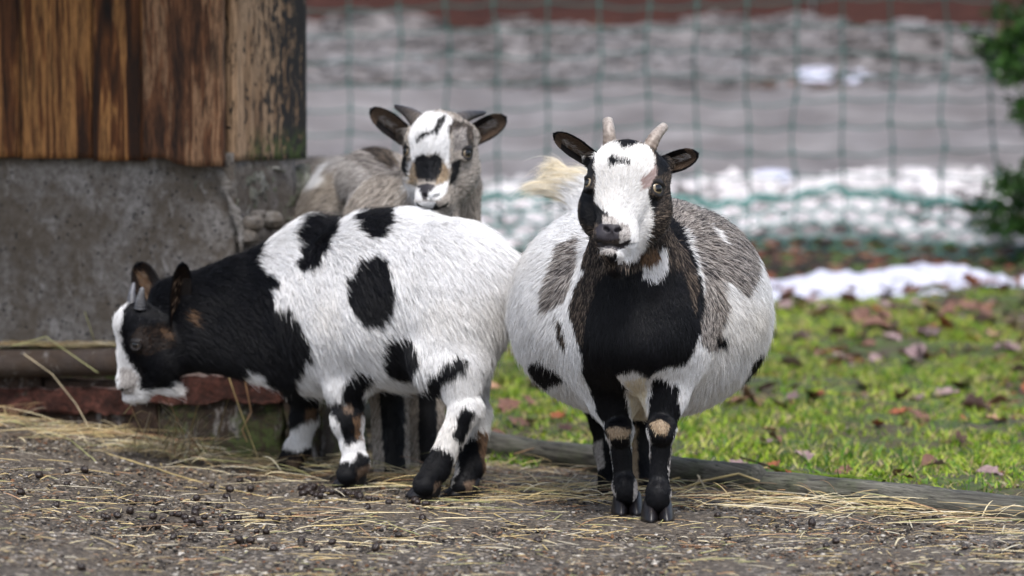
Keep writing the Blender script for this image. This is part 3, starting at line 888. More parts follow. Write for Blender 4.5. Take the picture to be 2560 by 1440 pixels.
    L += [('W', [(1515, 362), (1541, 359), (1557, 378), (1595, 362), (1621, 368), (1633, 388), (1637, 404), (1628, 440), (1620, 470), (1622, 490), (1626, 520), (1628, 560), (1616, 590), (1612, 620), (1590, 642), (1545, 655), (1538, 631), (1548, 608), (1552, 570), (1540, 548), (1525, 541), (1512, 534), (1490, 512), (1490, 458), (1482, 404), (1494, 380)], hd)]
    L += [('K', [(1637, 415), (1640, 440), (1622, 470), (1602, 478), (1600, 450), (1618, 440)], hd)]
    L += [('B', [(1525, 391), (1547, 399), (1560, 402), (1572, 404), (1574, 420), (1557, 410), (1542, 411), (1522, 421), (1521, 404)], hd)]
    L += [('B', [(1541, 350), (1601, 350), (1595, 362), (1557, 378), (1545, 368)], hd)]
    L += [('B', [(1450, 470), (1485, 470), (1490, 515), (1515, 535), (1528, 543), (1512, 556), (1482, 567), (1454, 548)], hd), ('B', [(1458, 407), (1499, 372), (1484, 400), (1487, 440), (1470, 440)], hd)]
    L += [('B', [(1640, 381), (1672, 404), (1665, 439), (1640, 440), (1640, 410)], hd), ('B', [(1624, 484), (1645, 495), (1636, 535), (1624, 530)], hd)]
    L += [('N', [(1500, 560), (1512, 556), (1550, 562), (1553, 575), (1545, 586), (1549, 600), (1540, 604), (1520, 604), (1494, 598), (1484, 572)], hd)]
    L += [('H', [(1548, 556), (1568, 566), (1578, 585), (1572, 600), (1550, 603), (1546, 586), (1554, 575)], hd)]
    L += [('H', [(1505, 545), (1532, 540), (1552, 562), (1530, 558), (1506, 560)], hd)]
    L += [('N', [(1496, 606), (1540, 610), (1570, 602), (1572, 618), (1545, 624), (1518, 626), (1500, 618)], hd), ('H', [(1498, 618), (1540, 624), (1538, 634), (1506, 630)], hd), ('B', [(1516, 630), (1542, 632), (1545, 650), (1524, 650)], hd)]
    L += face_extra(H, eyes)
    ears = [dict(geo=(P(1492, 408, 5.98), P(1384, 333, 5.93), .0250, norm([0.25, 0.9, -0.1]), .015, -0.05), back='D', mid='H', dk=1, **{'in': 'E'}),
            dict(geo=(P(1642, 420, 5.98), P(1745, 384, 5.94), .0265, norm([-0.25, 0.9, -0.1]), .015, -0.05), back='D', mid='H', dk=1, **{'in': 'E'})]
    def lenf(X, L, cl): return L
    build_goat(root, pr, L, ears, eyes, 320000, 23, clump=0.35, lenf=lenf, soft=0.8, wav=2.5)
    for c, d, r in eyes: eye(root, c, d, r)
    horn(root, [P(1526, 378, 5.90), P(1523, 335, 5.90), P(1519, 296, 5.92)], .0126, .0084, (.20, .15, .115), (.40, .365, .34))
    horn(root, [P(1618, 380, 5.91), P(1638, 342, 5.92), P(1664, 312, 5.94)], .0134, .0072, (.20, .15, .115), (.40, .365, .34))
    for (px, py, D, w) in ((1570, 1291, 6.115, .062), (1645, 1310, 6.0, .062), (1527, 1250, 6.45, .046), (1600, 1250, 6.46, .046)):
        q = P(px, py, D); q[2] = float(ground_z(q[0], D)) + 0.0005
        hoof(root, q + np.array([0, 0.004, 0]), (0.03, -1), w, .038)

# ================================================================== goat behind, head over the other's back
def goat_back():
    root = empty('goat', (P(1010, 1200, 6.95)[0], 1.0, 0.0), 'grey-brown goat with black horns looking over the back of the spotted white goat', 'goat', 'pygmy goats in the yard')
    D_ = np.array([-.1, 0, -1.0]); BK = np.array([-.75, .4, -.35]); pr = []
    a0 = P(1050, 590, 7.0); a1 = P(765, 585, 8.15)
    pr += [cone(a0 * .7 + a1 * .3, a0 * .1 + a1 * .9, .165, .170, .05, BK, .020)]
    pr += [EB(1010, 590, 7.0, 150, .13, 160, .05, BK, .020), EB(935, 455, 7.15, 95, .10, 80, .05, BK, .022)]
    pr += [EB(975, 560, 6.93, 100, .07, 115, .05, np.array([-.5, 0, -.8]), .020)]
    pr += [CB((1075, 640, 6.95), (1112, 470, 6.93), 125, 88, .05, D_, .016)]
    pr += [CB((985, 700, 6.86), (972, 960, 6.80), 80, 50, .05, D_, .012), CB((972, 960, 6.80), (980, 1180, 6.76), 47, 44, .02, D_, .010)]
    pr += [CB((1060, 700, 6.95), (1068, 960, 6.90), 80, 48, .05, D_, .012), CB((1068, 960, 6.90), (1066, 1165, 6.86), 44, 42, .02, D_, .010)]
    for px in (715, 748):
        pr += [CB((px, 640, 8.05), (px, 830, 8.12), 75, 36, .04, D_, .012), CB((px, 830, 8.12), (px, 935, 8.1), 34, 30, .02, D_, .01)]
    H = Head(P(1083, 372, 6.72), 10, 10, 1.5, 1.15)
    hp, eyes = head_prims(H, .0090, lid=2.0, fat=1.15)
    pr += hp
    pr += [cone(H.p(-26, -28, -72), P(1012, 342, 6.86), .022, .016, .016, -H.U, .008), cone(H.p(26, -28, -72), P(1178, 344, 6.86), .022, .016, .016, H.U, .008)]
    pr += [cone(H.p(6, 60, -80), H.p(6, 105, -70), .040, .030, .02, D_, .014)]
    L = [('L', None)]
    L += [('H', [(820, 380), (1000, 350), (1000, 520), (860, 500), (840, 440)]), ('G', [(860, 372), (945, 350), (1000, 370), (1002, 450), (950, 450), (900, 410)])]
    L += [('D', [(912, 372), (945, 350), (985, 375), (1000, 420), (992, 432), (960, 412), (935, 390)])]
    L += [('W', [(768, 455), (819, 407), (837, 400), (812, 436), (829, 443), (805, 463), (768, 472)])]
    hd = lambda X: (X[:, 1] + 6 < 6.93) & (proj(X)[1] < 560)
    hb = lambda X: (np.linalg.norm(X - H.p(0, -8, -70), axis=1) < .10) & (X[:, 1] + 6 < 6.95)
    L += [('L', None, hd), ('L', None, hb)]
    L += [('D', [(985, 330), (1005, 320), (1012, 360), (1000, 370), (988, 380)], hd), ('D', [(1118, 306), (1140, 302), (1180, 315), (1186, 372), (1172, 372), (1165, 330), (1134, 326), (1120, 352)], hd)]
    L += [('G', [(1134, 326), (1165, 325), (1170, 370), (1130, 380)], hd)]
    L += [('W', [(1037, 300), (1068, 280), (1120, 286), (1133, 305), (1118, 318), (1125, 353), (1122, 389), (1125, 425), (1112, 412), (1102, 391), (1076, 386), (1043, 394), (1030, 420), (1024, 461), (1016, 470), (1018, 436), (1026, 394), (1022, 343), (1030, 317)], hd)]
    L += [('T', [(1026, 420), (1045, 404), (1043, 458), (1022, 466)], hd), ('T', [(1096, 408), (1116, 412), (1123, 452), (1088, 464)], hd)]
    L += [('B', [(1043, 391), (1061, 384), (1073, 394), (1086, 384), (1107, 397), (1104, 425), (1089, 455), (1043, 455), (1040, 425), (1037, 405)], hd)]
    L += [('W', [(1015, 458), (1037, 468), (1050, 479), (1091, 469), (1119, 453), (1114, 487), (1100, 500), (1030, 502), (1018, 485)], hd)]
    L += [('N', [(1040, 466), (1066, 458), (1086, 464), (1088, 469), (1071, 484), (1067, 500), (1057, 500), (1052, 484), (1041, 470)], hd)]
    L += [('B', [(1097, 296), (1119, 288), (1106, 315), (1096, 338), (1076, 337), (1058, 347), (1041, 362), (1038, 351), (1055, 334), (1080, 329)], hd)]
    L += [('B', [(1000, 389), (1019, 397), (1021, 448), (1005, 425)], hd), ('B', [(1128, 405), (1153, 400), (1150, 420), (1132, 466), (1120, 461), (1126, 430)], hd)]
    L += [('W', [(1032, 505), (1090, 503), (1076, 533), (1050, 530), (1036, 515)], hd), ('B', [(1091, 505), (1099, 520), (1079, 533), (1076, 525)], hd)]
    LG = lambda X: (X[:, 1] + 6 < 7.1) & (proj(X)[1] > 860)
    L += [('L', None, LG), ('B', [(946, 880), (1005, 880), (1012, 1000), (1010, 1130), (1020, 1230), (965, 1230), (960, 1130), (948, 1000)], LG), ('B', [(1042, 880), (1090, 880), (1095, 1230), (1050, 1230)], LG)]
    L += face_extra(H, eyes)
    ears = [dict(geo=(P(1030, 354, 6.87), P(926, 272, 6.83), .0325, norm([0.2, 0.95, -0.1]), .016, -0.04), back='L', mid='H', dk=1, **{'in': 'E'}),
            dict(geo=(P(1160, 352, 6.87), P(1266, 293, 6.83), .0335, norm([-0.2, 0.95, -0.1]), .016, -0.04), back='L', mid='H', dk=1, **{'in': 'E'})]
    build_goat(root, pr, L, ears, eyes, 210000, 37, clump=0.35, soft=0.8, wav=2.5)
    for c, d, r in eyes: eye(root, c, d, r, MAT_EYE_MID)
    horn(root, [P(1052, 308, 6.77), P(1022, 283, 6.80), P(986, 264, 6.85)], .0185, .0035, (.10, .085, .075), (.014, .016, .024))
    horn(root, [P(1134, 312, 6.77), P(1164, 292, 6.80), P(1215, 281, 6.85)], .0190, .0035, (.10, .085, .075), (.014, .016, .024))
    for (px, py, D) in ((980, 1205, 6.77), (1066, 1190, 6.86), (715, 955, 8.12), (748, 955, 8.12)):
        q = P(px, py, D); q[2] = float(ground_z(q[0], D)) + 0.0005
        hoof(root, q, (-0.1, -1), .055, .026)

# ------------------------------------------------------------------ ground
def build_ground():
    def ax(a, b, step, outer, n):
        m = np.arange(a, b + step, step)
        t = np.linspace(0, 1, n + 1)[1:] ** 2.2
        return np.concatenate([(a - outer * t)[::-1], m, m[-1] + outer * t])
    gx = ax(-1.35, 1.75, 0.0105, 70, 26)
    gd = np.concatenate([[-30, -12, -4, 0, 2.5, 3.6, 4.2], np.arange(4.6, 8.2, 0.0125), np.arange(8.2, 16, 0.035), 16 + 90 * np.linspace(0, 1, 24)[1:] ** 2.0])
    XX, DD = np.meshgrid(gx, gd)
    Z = ground_z(XX, DD)
    ld = log_d(XX)
    lawn = ss(0.0, 0.35, DD - ld) * ss(10.75, 10.45, DD)
    gravel = ss(0.05, -0.05, DD - ld)
    inr = (XX > -1.4) & (XX < 1.8) & (DD < 8.2)
    Z = Z + gravel * inr * (0.0022 * vnoise(XX * 95, DD * 95, 11) + 0.0014 * vnoise(XX * 190, DD * 190, 12) + 0.004 * vnoise(XX * 9, DD * 9, 13))
    Z = Z + lawn * (0.012 * vnoise(XX * 14, DD * 14, 14) + 0.006 * vnoise(XX * 40, DD * 40, 15))
    V = np.stack([XX.ravel(), DD.ravel() - 6, Z.ravel()], 1)
    nx, ny = len(gx), len(gd)
    i = (np.arange(ny - 1)[:, None] * nx + np.arange(nx - 1)[None]).ravel()
    Q = np.stack([i, i + 1, i + nx + 1, i + nx], 1)
    # zones: r lawn, g bank behind the net, b verge of soil and leaves at the foot of the bank
    bank = ss(10.9, 11.05, DD)
    verge = ss(10.15, 10.4, DD + 0.12 * vnoise(XX * 4, DD * 2, 20)) * ss(11.25, 11.1, DD + 0.1 * vnoise(XX * 7, DD * 3, 21))
    C = np.stack([lawn.ravel(), bank.ravel(), verge.ravel()], 1)
    k = Nodes('ground')
    v = k.coord()
    at = k.n('ShaderNodeSeparateColor'); k.l(k.attr('Col'), at.inputs[0])
    # trodden gravel
    cell = k.voro(v, 150, 'Color'); cd = k.voro(v, 150)
    cs = k.n('ShaderNodeSeparateColor'); k.l(cell, cs.inputs[0])
    grit = k.ramp(cs.outputs[0], [(0.0, (.018, .018, .021)), (0.35, (.034, .029, .025)), (0.6, (.076, .064, .052)), (0.80, (.150, .124, .098)), (0.92, (.28, .25, .21)), (1.0, (.50, .46, .41))])
    big = k.noise(v, 4.5, 5, 0.6); fine = k.noise(v, 60, 5, 0.7); chaff = k.noise(k.coord((1, 1.6, 1)), 230, 3, 0.6)
    soil = k.mix(k.ramp(fine, [(0.35, 0.0), (0.65, 1.0)]), (.032, .024, .018), (.090, .071, .053))
    c = k.mix(k.ramp(big, [(0.38, 0.15), (0.62, 0.70)]), grit, soil)
    c = k.mix(k.ramp(chaff, [(0.60, 0.0), (0.68, 0.75)]), c, (.36, .29, .18))
    # lawn soil
    ls = k.mix(k.ramp(k.noise(v, 30, 5), [(0.4, 0.0), (0.6, 1.0)]), (.035, .050, .014), (.070, .10, .022))
    ls = k.mix(k.ramp(k.noise(v, 9, 4), [(0.46, 0.0), (0.58, 0.8)]), ls, (.060, .040, .030))
    c = k.mix(at.outputs[0], c, ls)
    # bank: stony track with damp and pale patches
    bv = k.coord((1.0, 1.3, 1.3))
    bn = k.noise(bv, 3.2, 6, 0.62); bn2 = k.noise(bv, 14, 5, 0.65)
    bc = k.ramp(bn, [(0.30, (.098, .088, .088)), (0.5, (.158, .147, .149)), (0.70, (.24, .228, .23))])
    bc = k.mix(k.ramp(bn2, [(0.35, 0.45), (0.62, 0.0)]), bc, (.10, .088, .082))
    c = k.mix(at.outputs[1], c, bc)
    vn = k.noise(v, 11, 5, 0.7)
    vc = k.ramp(vn, [(0.3, (.008, .007, .006)), (0.48, (.024, .018, .013)), (0.58, (.060, .028, .018)), (0.72, (.022, .032, .012))])
    c = k.mix(at.outputs[2], c, vc)
    hb = k.mix(0.5, cd, k.noise(v, 220, 3))
    k.bump(hb, 0.9, 0.004)
    rough = k.ramp(k.noise(v, 2.2, 3), [(0.4, 0.62), (0.6, 0.85)])
    m = k.base(c, rough, 0.35)
    link('ground', mk_mesh('ground', V, Q, [m], True, C), kind='structure')
build_ground()

# a small stone or crumb: 20 faces, jittered
def ico():
    t = (1 + 5 ** .5) / 2
    v = norm(np.array([(-1, t, 0), (1, t, 0), (-1, -t, 0), (1, -t, 0), (0, -1, t), (0, 1, t), (0, -1, -t), (0, 1, -t), (t, 0, -1), (t, 0, 1), (-t, 0, -1), (-t, 0, 1)], float))
    f = np.array([(0, 11, 5), (0, 5, 1), (0, 1, 7), (0, 7, 10), (0, 10, 11), (1, 5, 9), (5, 11, 4), (11, 10, 2), (10, 7, 6), (7, 1, 8), (3, 9, 4), (3, 4, 2), (3, 2, 6), (3, 6, 8), (3, 8, 9), (4, 9, 5), (2, 4, 11), (6, 2, 10), (8, 6, 7), (9, 8, 1)])
    return v, f
ICO_V, ICO_F = ico()

def scatter_blobs(name, X, size, squash, cols, mat, jitter=0.25, seed=3, sink=0.3, **props):
    r = np.random.default_rng(seed); n = len(X)
    V = ICO_V[None] * (1 + jitter * r.normal(size=(n, 12, 1)))
    sc_ = size[:, None, None] * np.stack([r.uniform(.75, 1.3, n), r.uniform(.75, 1.3, n), squash * r.uniform(.7, 1.2, n)], 1)[:, None]
    V = V * sc_
    a = r.uniform(0, 2 * math.pi, n); c, s = np.cos(a)[:, None], np.sin(a)[:, None]
    V = np.stack([V[..., 0] * c - V[..., 1] * s, V[..., 0] * s + V[..., 1] * c, V[..., 2]], 2)
    V[..., 2] += (size * squash * (1 - sink * 2))[:, None]
    V = V + X[:, None]
    Fc = (ICO_F[None] + (np.arange(n) * 12)[:, None, None]).reshape(-1, 3)
    return link(name, mk_mesh(name, V.reshape(-1, 3), Fc, [mat], True, np.repeat(cols, 12, 0)), **props)

MAT_STONE = vcol_mat('loose_stone', 0.8, 0.3, 0.35, 60)
def build_gravel():
    r = np.random.default_rng(5); n = 42000
    d = 5.0 + 3.2 * r.random(n) ** 0.9; x = r.uniform(-1, 1, n) * (0.16 * d)
    m = (d < log_d(x) - 0.02)
    # none inside the building
    d, x = d[m], x[m]; n = len(d)
    X = np.stack([x, d - 6, ground_z(x, d)], 1)
    size = 0.0012 + 0.0032 * r.random(n) ** 2.5
    pal = np.array([(.026, .022, .020), (.066, .055, .044), (.13, .105, .080), (.23, .18, .12), (.40, .37, .33), (.16, .085, .045)])
    cols = pal[r.choice(6, n, p=[.33, .24, .17, .11, .08, .07])] * r.uniform(.8, 1.2, (n, 1))
    scatter_blobs('gravel', X, size, 0.6, cols, MAT_STONE, kind='stuff', label='fine grey and tan grit trodden into the yard', category='gravel')
build_gravel()
def build_chips():
    r = np.random.default_rng(15); n = 5200
    d = 5.0 + 3.0 * r.random(n) ** 0.9; x = r.uniform(-1, 1, n) * (0.16 * d)
    m = (d < log_d(x) - 0.02); d, x = d[m], x[m]; n = len(d)
    X = np.stack([x, d - 6, ground_z(x, d)], 1)
    pal = np.array([(.34, .27, .18), (.12, .06, .035), (.05, .035, .026), (.45, .41, .35), (.22, .12, .07)])
    cols = pal[r.choice(5, n, p=[.25, .25, .25, .10, .15])] * r.uniform(.8, 1.2, (n, 1))
    scatter_blobs('wood_chips', X, 0.0022 + 0.0035 * r.random(n) ** 2, 0.30, cols, MAT_STONE, seed=17, kind='stuff', label='flat bits of bark and chaff trodden into the gravel', category='chips')
build_chips()

# ------------------------------------------------------------------ bank behind the net
def build_bank():
    r = np.random.default_rng(9); n = 2600
    d = r.uniform(13.45, 14.85, n); x = r.uniform(-1.6, 2.3, n)
    X = np.stack([x, d - 6, ground_z(x, d)], 1)
    size = 0.012 + 0.036 * r.random(n) ** 2
    t = np.clip(.5 + .75 * vnoise(x * 2.3, d * 3.2, 61) + .35 * vnoise(x * 6, d * 8, 62), 0, 1)[:, None]
    cols = (np.array([[.10, .088, .085]]) * (1 - t) + np.array([[.24, .232, .24]]) * t) * r.uniform(.82, 1.18, (n, 1))
    dead = (vnoise(x * 3, d * 5, 64) > .60) & (r.random(n) < .5); cols[dead] = np.array([.15, .085, .06]) * r.uniform(.6, 1.2, (dead.sum(), 1))
    scatter_blobs('rubble', X, size, 0.38, cols, MAT_STONE, seed=4, kind='stuff', label='pale broken stones lying on the bank behind the net', category='rubble')
    # pale pebbles at the bank's foot, seen through the bunched net
    n = 3600
    d = r.uniform(11.1, 12.05, n); x = r.uniform(-1.0, 2.2, n)
    edge = 11.12 + 0.20 * (x > 0.2) + 0.10 * vnoise(x * 3, x * 0, 31)
    m = d > edge; d, x = d[m], x[m]; n = len(d)
    X = np.stack([x, d - 6, ground_z(x, d)], 1)
    size = 0.018 + 0.030 * r.random(n) ** 1.5
    pal = np.array([(.66, .63, .645), (.50, .485, .495), (.32, .305, .31), (.13, .12, .12)])
    cols = pal[r.choice(4, n, p=[.45, .3, .17, .08])] * r.uniform(.9, 1.1, (n, 1))
    scatter_blobs('pebbles', X, size, 0.75, cols, MAT_STONE, seed=6, kind='stuff', label='pale round pebbles along the foot of the bank', category='pebbles')
    # earth crumbs and dead leaves in the dark gap in front of them
    n = 2600
    d = r.uniform(10.3, 11.3, n); x = r.uniform(0.1, 2.1, n)
    X = np.stack([x, d - 6, ground_z(x, d)], 1)
    pal = np.array([(.020, .018, .014), (.045, .025, .018), (.14, .05, .028), (.20, .10, .07), (.05, .075, .02)])
    cols = pal[r.choice(5, n, p=[.38, .22, .14, .08, .18])]
    scatter_blobs('litter', X, 0.010 + 0.02 * r.random(n) ** 2, 0.6, cols, MAT_STONE, seed=8, kind='stuff', label='dark soil crumbs and dead leaves under the net', category='leaf litter')
build_bank()

def snow_mat():
    k = Nodes('snow'); v = k.coord(); n = k.noise(v, 22, 6, 0.7); n2 = k.noise(v, 5, 4)
    c = k.mix(k.ramp(n, [(0.33, 1.0), (0.45, 0.0)]), k.mix(n2, (.42, .43, .53), (.58, .59, .70)), (.20, .20, .25))
    k.bump(n, 0.5, 0.01)
    k.b.inputs['Subsurface Weight'].default_value = 0.2; k.b.inputs['Subsurface Radius'].default_value = (.01, .01, .012)
    return k.base(c, 0.6, 0.3)
MAT_SNOW = snow_mat()
def snow_patch(name, x0, x1, d0f, d1f, h, label, hole=0.12, seed=1, step=0.012):
    gx = np.arange(x0, x1, step); n = len(gx); m = 34
    t = np.linspace(0, 1, m)
    XX = np.repeat(gx[None], m, 0); a = d0f(gx); b = d1f(gx)
    DD = a[None] + (b - a)[None] * t[:, None]
    e = np.minimum(t, 1 - t)[:, None] * 2 * np.ones((1, n))
    endx = np.minimum(XX - x0, x1 - XX) / (0.12 * (x1 - x0))
    prof = ss(0, 0.45, e) * ss(0, 1, endx)
    hh = h * prof * (0.75 + 0.7 * vnoise(XX * 9, DD * 9, seed) + 0.45 * vnoise(XX * 26, DD * 26, seed + 2)) - 0.012 * (1 - prof) - 0.07 * ss(hole, .7, vnoise(XX * 6 + 9, DD * 9, seed + 5)) - 0.05 * ss(.35, .8, vnoise(XX * 17 + 3, DD * 21, seed + 6))
    Z = ground_z(XX, DD) + hh
    V = np.stack([XX.ravel(), DD.ravel() - 6, Z.ravel()], 1)
    i = (np.arange(m - 1)[:, None] * n + np.arange(n - 1)[None]).ravel()
    return link(name, mk_mesh(name, V, np.stack([i, i + 1, i + n + 1, i + n], 1), [MAT_SNOW]), kind='structure', label=label, category='snow')
w_ = lambda x, s, a=0.06: a * vnoise(x * 5, x * 0, s) + a * .5 * vnoise(x * 14, x * 0, s + 1)
snow_patch('snow', 0.52, 1.02, lambda x: 9.72 + w_(x, 1), lambda x: 10.27 + w_(x, 2), 0.034, 'left half of the melting snow strip between grass and net', seed=3)
snow_patch('snow', 0.86, 1.95, lambda x: 9.88 + w_(x, 5), lambda x: 10.42 + w_(x, 6), 0.038, 'right half of the melting snow strip between grass and net', seed=14)
snow_patch('snow', 0.62, 0.98, lambda x: 12.02 + w_(x, 11, .02), lambda x: 12.20 + w_(x, 12, .02), 0.012, 'thin white snow remnant lying above the bunched net', seed=9)
snow_patch('snow', 1.08, 1.42, lambda x: 13.55 + w_(x, 21, .05), lambda x: 13.85 + w_(x, 22, .05), 0.02, 'thin snow patch high on the bank', seed=15)

# dark red timber along the top of the bank
def wood_mat(name, dark, mid, light, scale=(28, 28, 1.6), rough=0.75, knots=True, paint=None, moss=False):
    k = Nodes(name)
    info = k.n('ShaderNodeObjectInfo')
    c = k.n('ShaderNodeTexCoord'); mp = k.n('ShaderNodeMapping'); mp.inputs['Scale'].default_value = scale
    add = k.n('ShaderNodeVectorMath', operation='ADD'); mul = k.n('ShaderNodeVectorMath', operation='SCALE')
    comb = k.n('ShaderNodeCombineXYZ'); k.l(info.outputs['Random'], comb.inputs[0]); k.l(info.outputs['Random'], comb.inputs[2])
    k.l(comb.outputs[0], mul.inputs[0]); mul.inputs['Scale'].default_value = 7.0
    k.l(c.outputs['Object'], add.inputs[0]); k.l(mul.outputs[0], add.inputs[1]); k.l(add.outputs[0], mp.inputs[0])
    v = mp.outputs[0]
    broad = k.noise(v, 0.9, 4, 0.6, 1.1); grain = k.noise(v, 6.0, 6, 0.75, 0.4); fine = k.noise(v, 22, 3, 0.7)
    col = k.ramp(broad, [(0.33, dark), (0.42, mid), (0.47, tuple(q * 1.35 for q in mid)), (0.50, light), (0.60, light), (0.64, mid), (0.70, dark), (0.80, mid)])
    col = k.mix(k.ramp(grain, [(0.38, 0.85), (0.56, 0.0)]), col, tuple(q * 0.35 for q in dark))
    col = k.mix(k.ramp(fine, [(0.35, 0.5), (0.6, 0.0)]), col, tuple(q * 0.6 for q in mid))
    h = k.mix(0.5, grain, fine)
    if knots:
        kv = k.n('ShaderNodeMapping'); kv.inputs['Scale'].default_value = (9, 9, 3.6); k.l(add.outputs[0], kv.inputs[0])
        dk = k.voro(kv.outputs[0], 1.0)
        col = k.mix(k.ramp(dk, [(0.10, 0.95), (0.24, 0.0)]), col, tuple(q * 0.25 for q in dark))
    if paint:
        pv = k.n('ShaderNodeMapping'); pv.inputs['Scale'].default_value = (62, 62, 24); k.l(add.outputs[0], pv.inputs[0])
        pn = k.noise(pv.outputs[0], 1.0, 8, 0.72, 0.6)
        sx = k.n('ShaderNodeSeparateXYZ'); k.l(c.outputs['Object'], sx.inputs[0])
        edge = k.ramp(sx.outputs[0], [(0.03, 0.0), (0.32, 0.20)])
        pf = k.ramp(k.math('ADD', pn, k.math('SUBTRACT', edge, 0.105)), [(0.485, 0.0), (0.51, 1.0)])
        col = k.mix(pf, col, paint); h = k.mix(0.6, h, pf)
    if moss:
        sx = k.n('ShaderNodeSeparateXYZ'); k.l(c.outputs['Object'], sx.inputs[0])
        mz = k.ramp(sx.outputs[2], [(0.0, 1.0), (0.075, 0.0)]); mx = k.ramp(sx.outputs[0], [(0.035, 0.0), (0.10, 1.0)])
        mn = k.ramp(k.noise(c.outputs['Object'], 45, 5, 0.7), [(0.42, 0.0), (0.55, 1.0)])
        mf = k.math('MULTIPLY', k.math('MULTIPLY', mz, mx), mn)
        col = k.mix(mf, col, (.045, .075, .012))
    k.bump(h, 0.9, 0.004)
    return k.base(col, rough, 0.3)

def rbox(name, p0, ex, ey, ez, mat, parent=None, sub=(1, 1, 1), jit=0.0, bev=0.004, seed=0, local=True, **props):
    """box from corner p0 along three edge vectors, finely cut and roughened; object origin at p0, object axes along the edges"""
    import bmesh
    lx, ly, lz = (np.linalg.norm(e) for e in (ex, ey, ez))
    bm = bmesh.new()
    vs = {}
    nx, ny, nz = sub
    def vert(i, j, k_):
        key = (i, j, k_)
        if key not in vs: vs[key] = bm.verts.new((lx * i / nx, ly * j / ny, lz * k_ / nz))
        return vs[key]
    def quad(a, b, c, d):
        bm.faces.new((vert(*a), vert(*b), vert(*c), vert(*d)))
    for i in range(nx):
        for j in range(ny):
            quad((i, j, 0), (i, j + 1, 0), (i + 1, j + 1, 0), (i + 1, j, 0)); quad((i, j, nz), (i + 1, j, nz), (i + 1, j + 1, nz), (i, j + 1, nz))
    for i in range(nx):
        for k_ in range(nz):
            quad((i, 0, k_), (i + 1, 0, k_), (i + 1, 0, k_ + 1), (i, 0, k_ + 1)); quad((i, ny, k_), (i, ny, k_ + 1), (i + 1, ny, k_ + 1), (i + 1, ny, k_))
    for j in range(ny):
        for k_ in range(nz):
            quad((0, j, k_), (0, j, k_ + 1), (0, j + 1, k_ + 1), (0, j + 1, k_)); quad((nx, j, k_), (nx, j + 1, k_), (nx, j + 1, k_ + 1), (nx, j, k_ + 1))
    if jit > 0:
        co = np.array([v.co[:] for v in bm.verts]); c0 = co.mean(0)
        n1 = np.stack([fbm(co[:, 0] * 22 + s, co[:, 2] * 22, 3, seed + s, co[:, 1] * 22) for s in (1, 2, 3)], 1)
        n2 = np.stack([vnoise(co[:, 0] * 90 + s, co[:, 2] * 90, seed + s, co[:, 1] * 90) for s in (4, 5, 6)], 1)
        # round the corners off
        q = (co - c0) / (np.array([lx, ly, lz]) / 2)
        co2 = co + jit * n1 + jit * 0.35 * n2 - np.sign(q) * (np.abs(q) > 0.97) * jit * 0.6
        for v, c in zip(bm.verts, co2): v.co = c
    elif bev > 0:
        bmesh.ops.bevel(bm, geom=[e for e in bm.edges if e.calc_face_angle(0) > 1.0], offset=bev, segments=2, affect='EDGES')
    bmesh.ops.recalc_face_normals(bm, faces=bm.faces)
    me = bpy.data.meshes.new(name); bm.to_mesh(me); bm.free()
    me.polygons.foreach_set('use_smooth', np.full(len(me.polygons), jit > 0))
    me.materials.append(mat)
    o = link(name, me, parent)
    M = Matrix((Vector(ex).normalized(), Vector(ey).normalized(), Vector(ez).normalized())).transposed().to_4x4()
    o.matrix_basis = Matrix.Translation(Vector(p0)) @ M
    for a, b in props.items(): o[a] = b
    return o

MAT_RED = wood_mat('red_timber', (.030, .012, .010), (.060, .020, .016), (.085, .030, .022), (3, 30, 30), knots=False)
rbeam = empty('timber_edging', (0.4, 8.85, 1.1), 'dark red timber edging along the top of the stony bank', 'timber edging')
for i, x in enumerate((-3.0, -0.9, 1.25, 3.4)):
    rbox('beam', (x, 8.60, 1.035 + 0.006 * (i % 2)), (2.13, 0, 0), (0, .16, 0), (0, 0, .26), MAT_RED, rbeam)

# ------------------------------------------------------------------ the net
MAT_NET = Nodes('net_cord'); MAT_NET = MAT_NET.base((.020, .085, .075), 0.55, 0.4)
def cord(pts, rad, seg=5):
    pts = np.asarray(pts); n = len(pts); t = norm(np.gradient(pts, axis=0))
    up = np.array([0.05, 1, 0.1]); a = norm(np.cross(t, up)); b = np.cross(a, t)
    th = 2 * math.pi * np.arange(seg) / seg
    rad = np.broadcast_to(np.asarray(rad, float), (n,))
    V = pts[:, None] + rad[:, None, None] * (np.cos(th)[None, :, None] * a[:, None] + np.sin(th)[None, :, None] * b[:, None])
    i = (np.arange(n - 1)[:, None] * seg + np.arange(seg)[None]); j = (np.arange(n - 1)[:, None] * seg + (np.arange(seg)[None] + 1) % seg)
    Q = np.stack([i, j, j + seg, i + seg], 2).reshape(-1, 4)
    return V.reshape(-1, 3), Q
def join(parts):
    V, Q, o = [], [], 0
    for v, q in parts: V.append(v); Q.append(q + o); o += len(v)
    return np.vstack(V), np.vstack(Q)
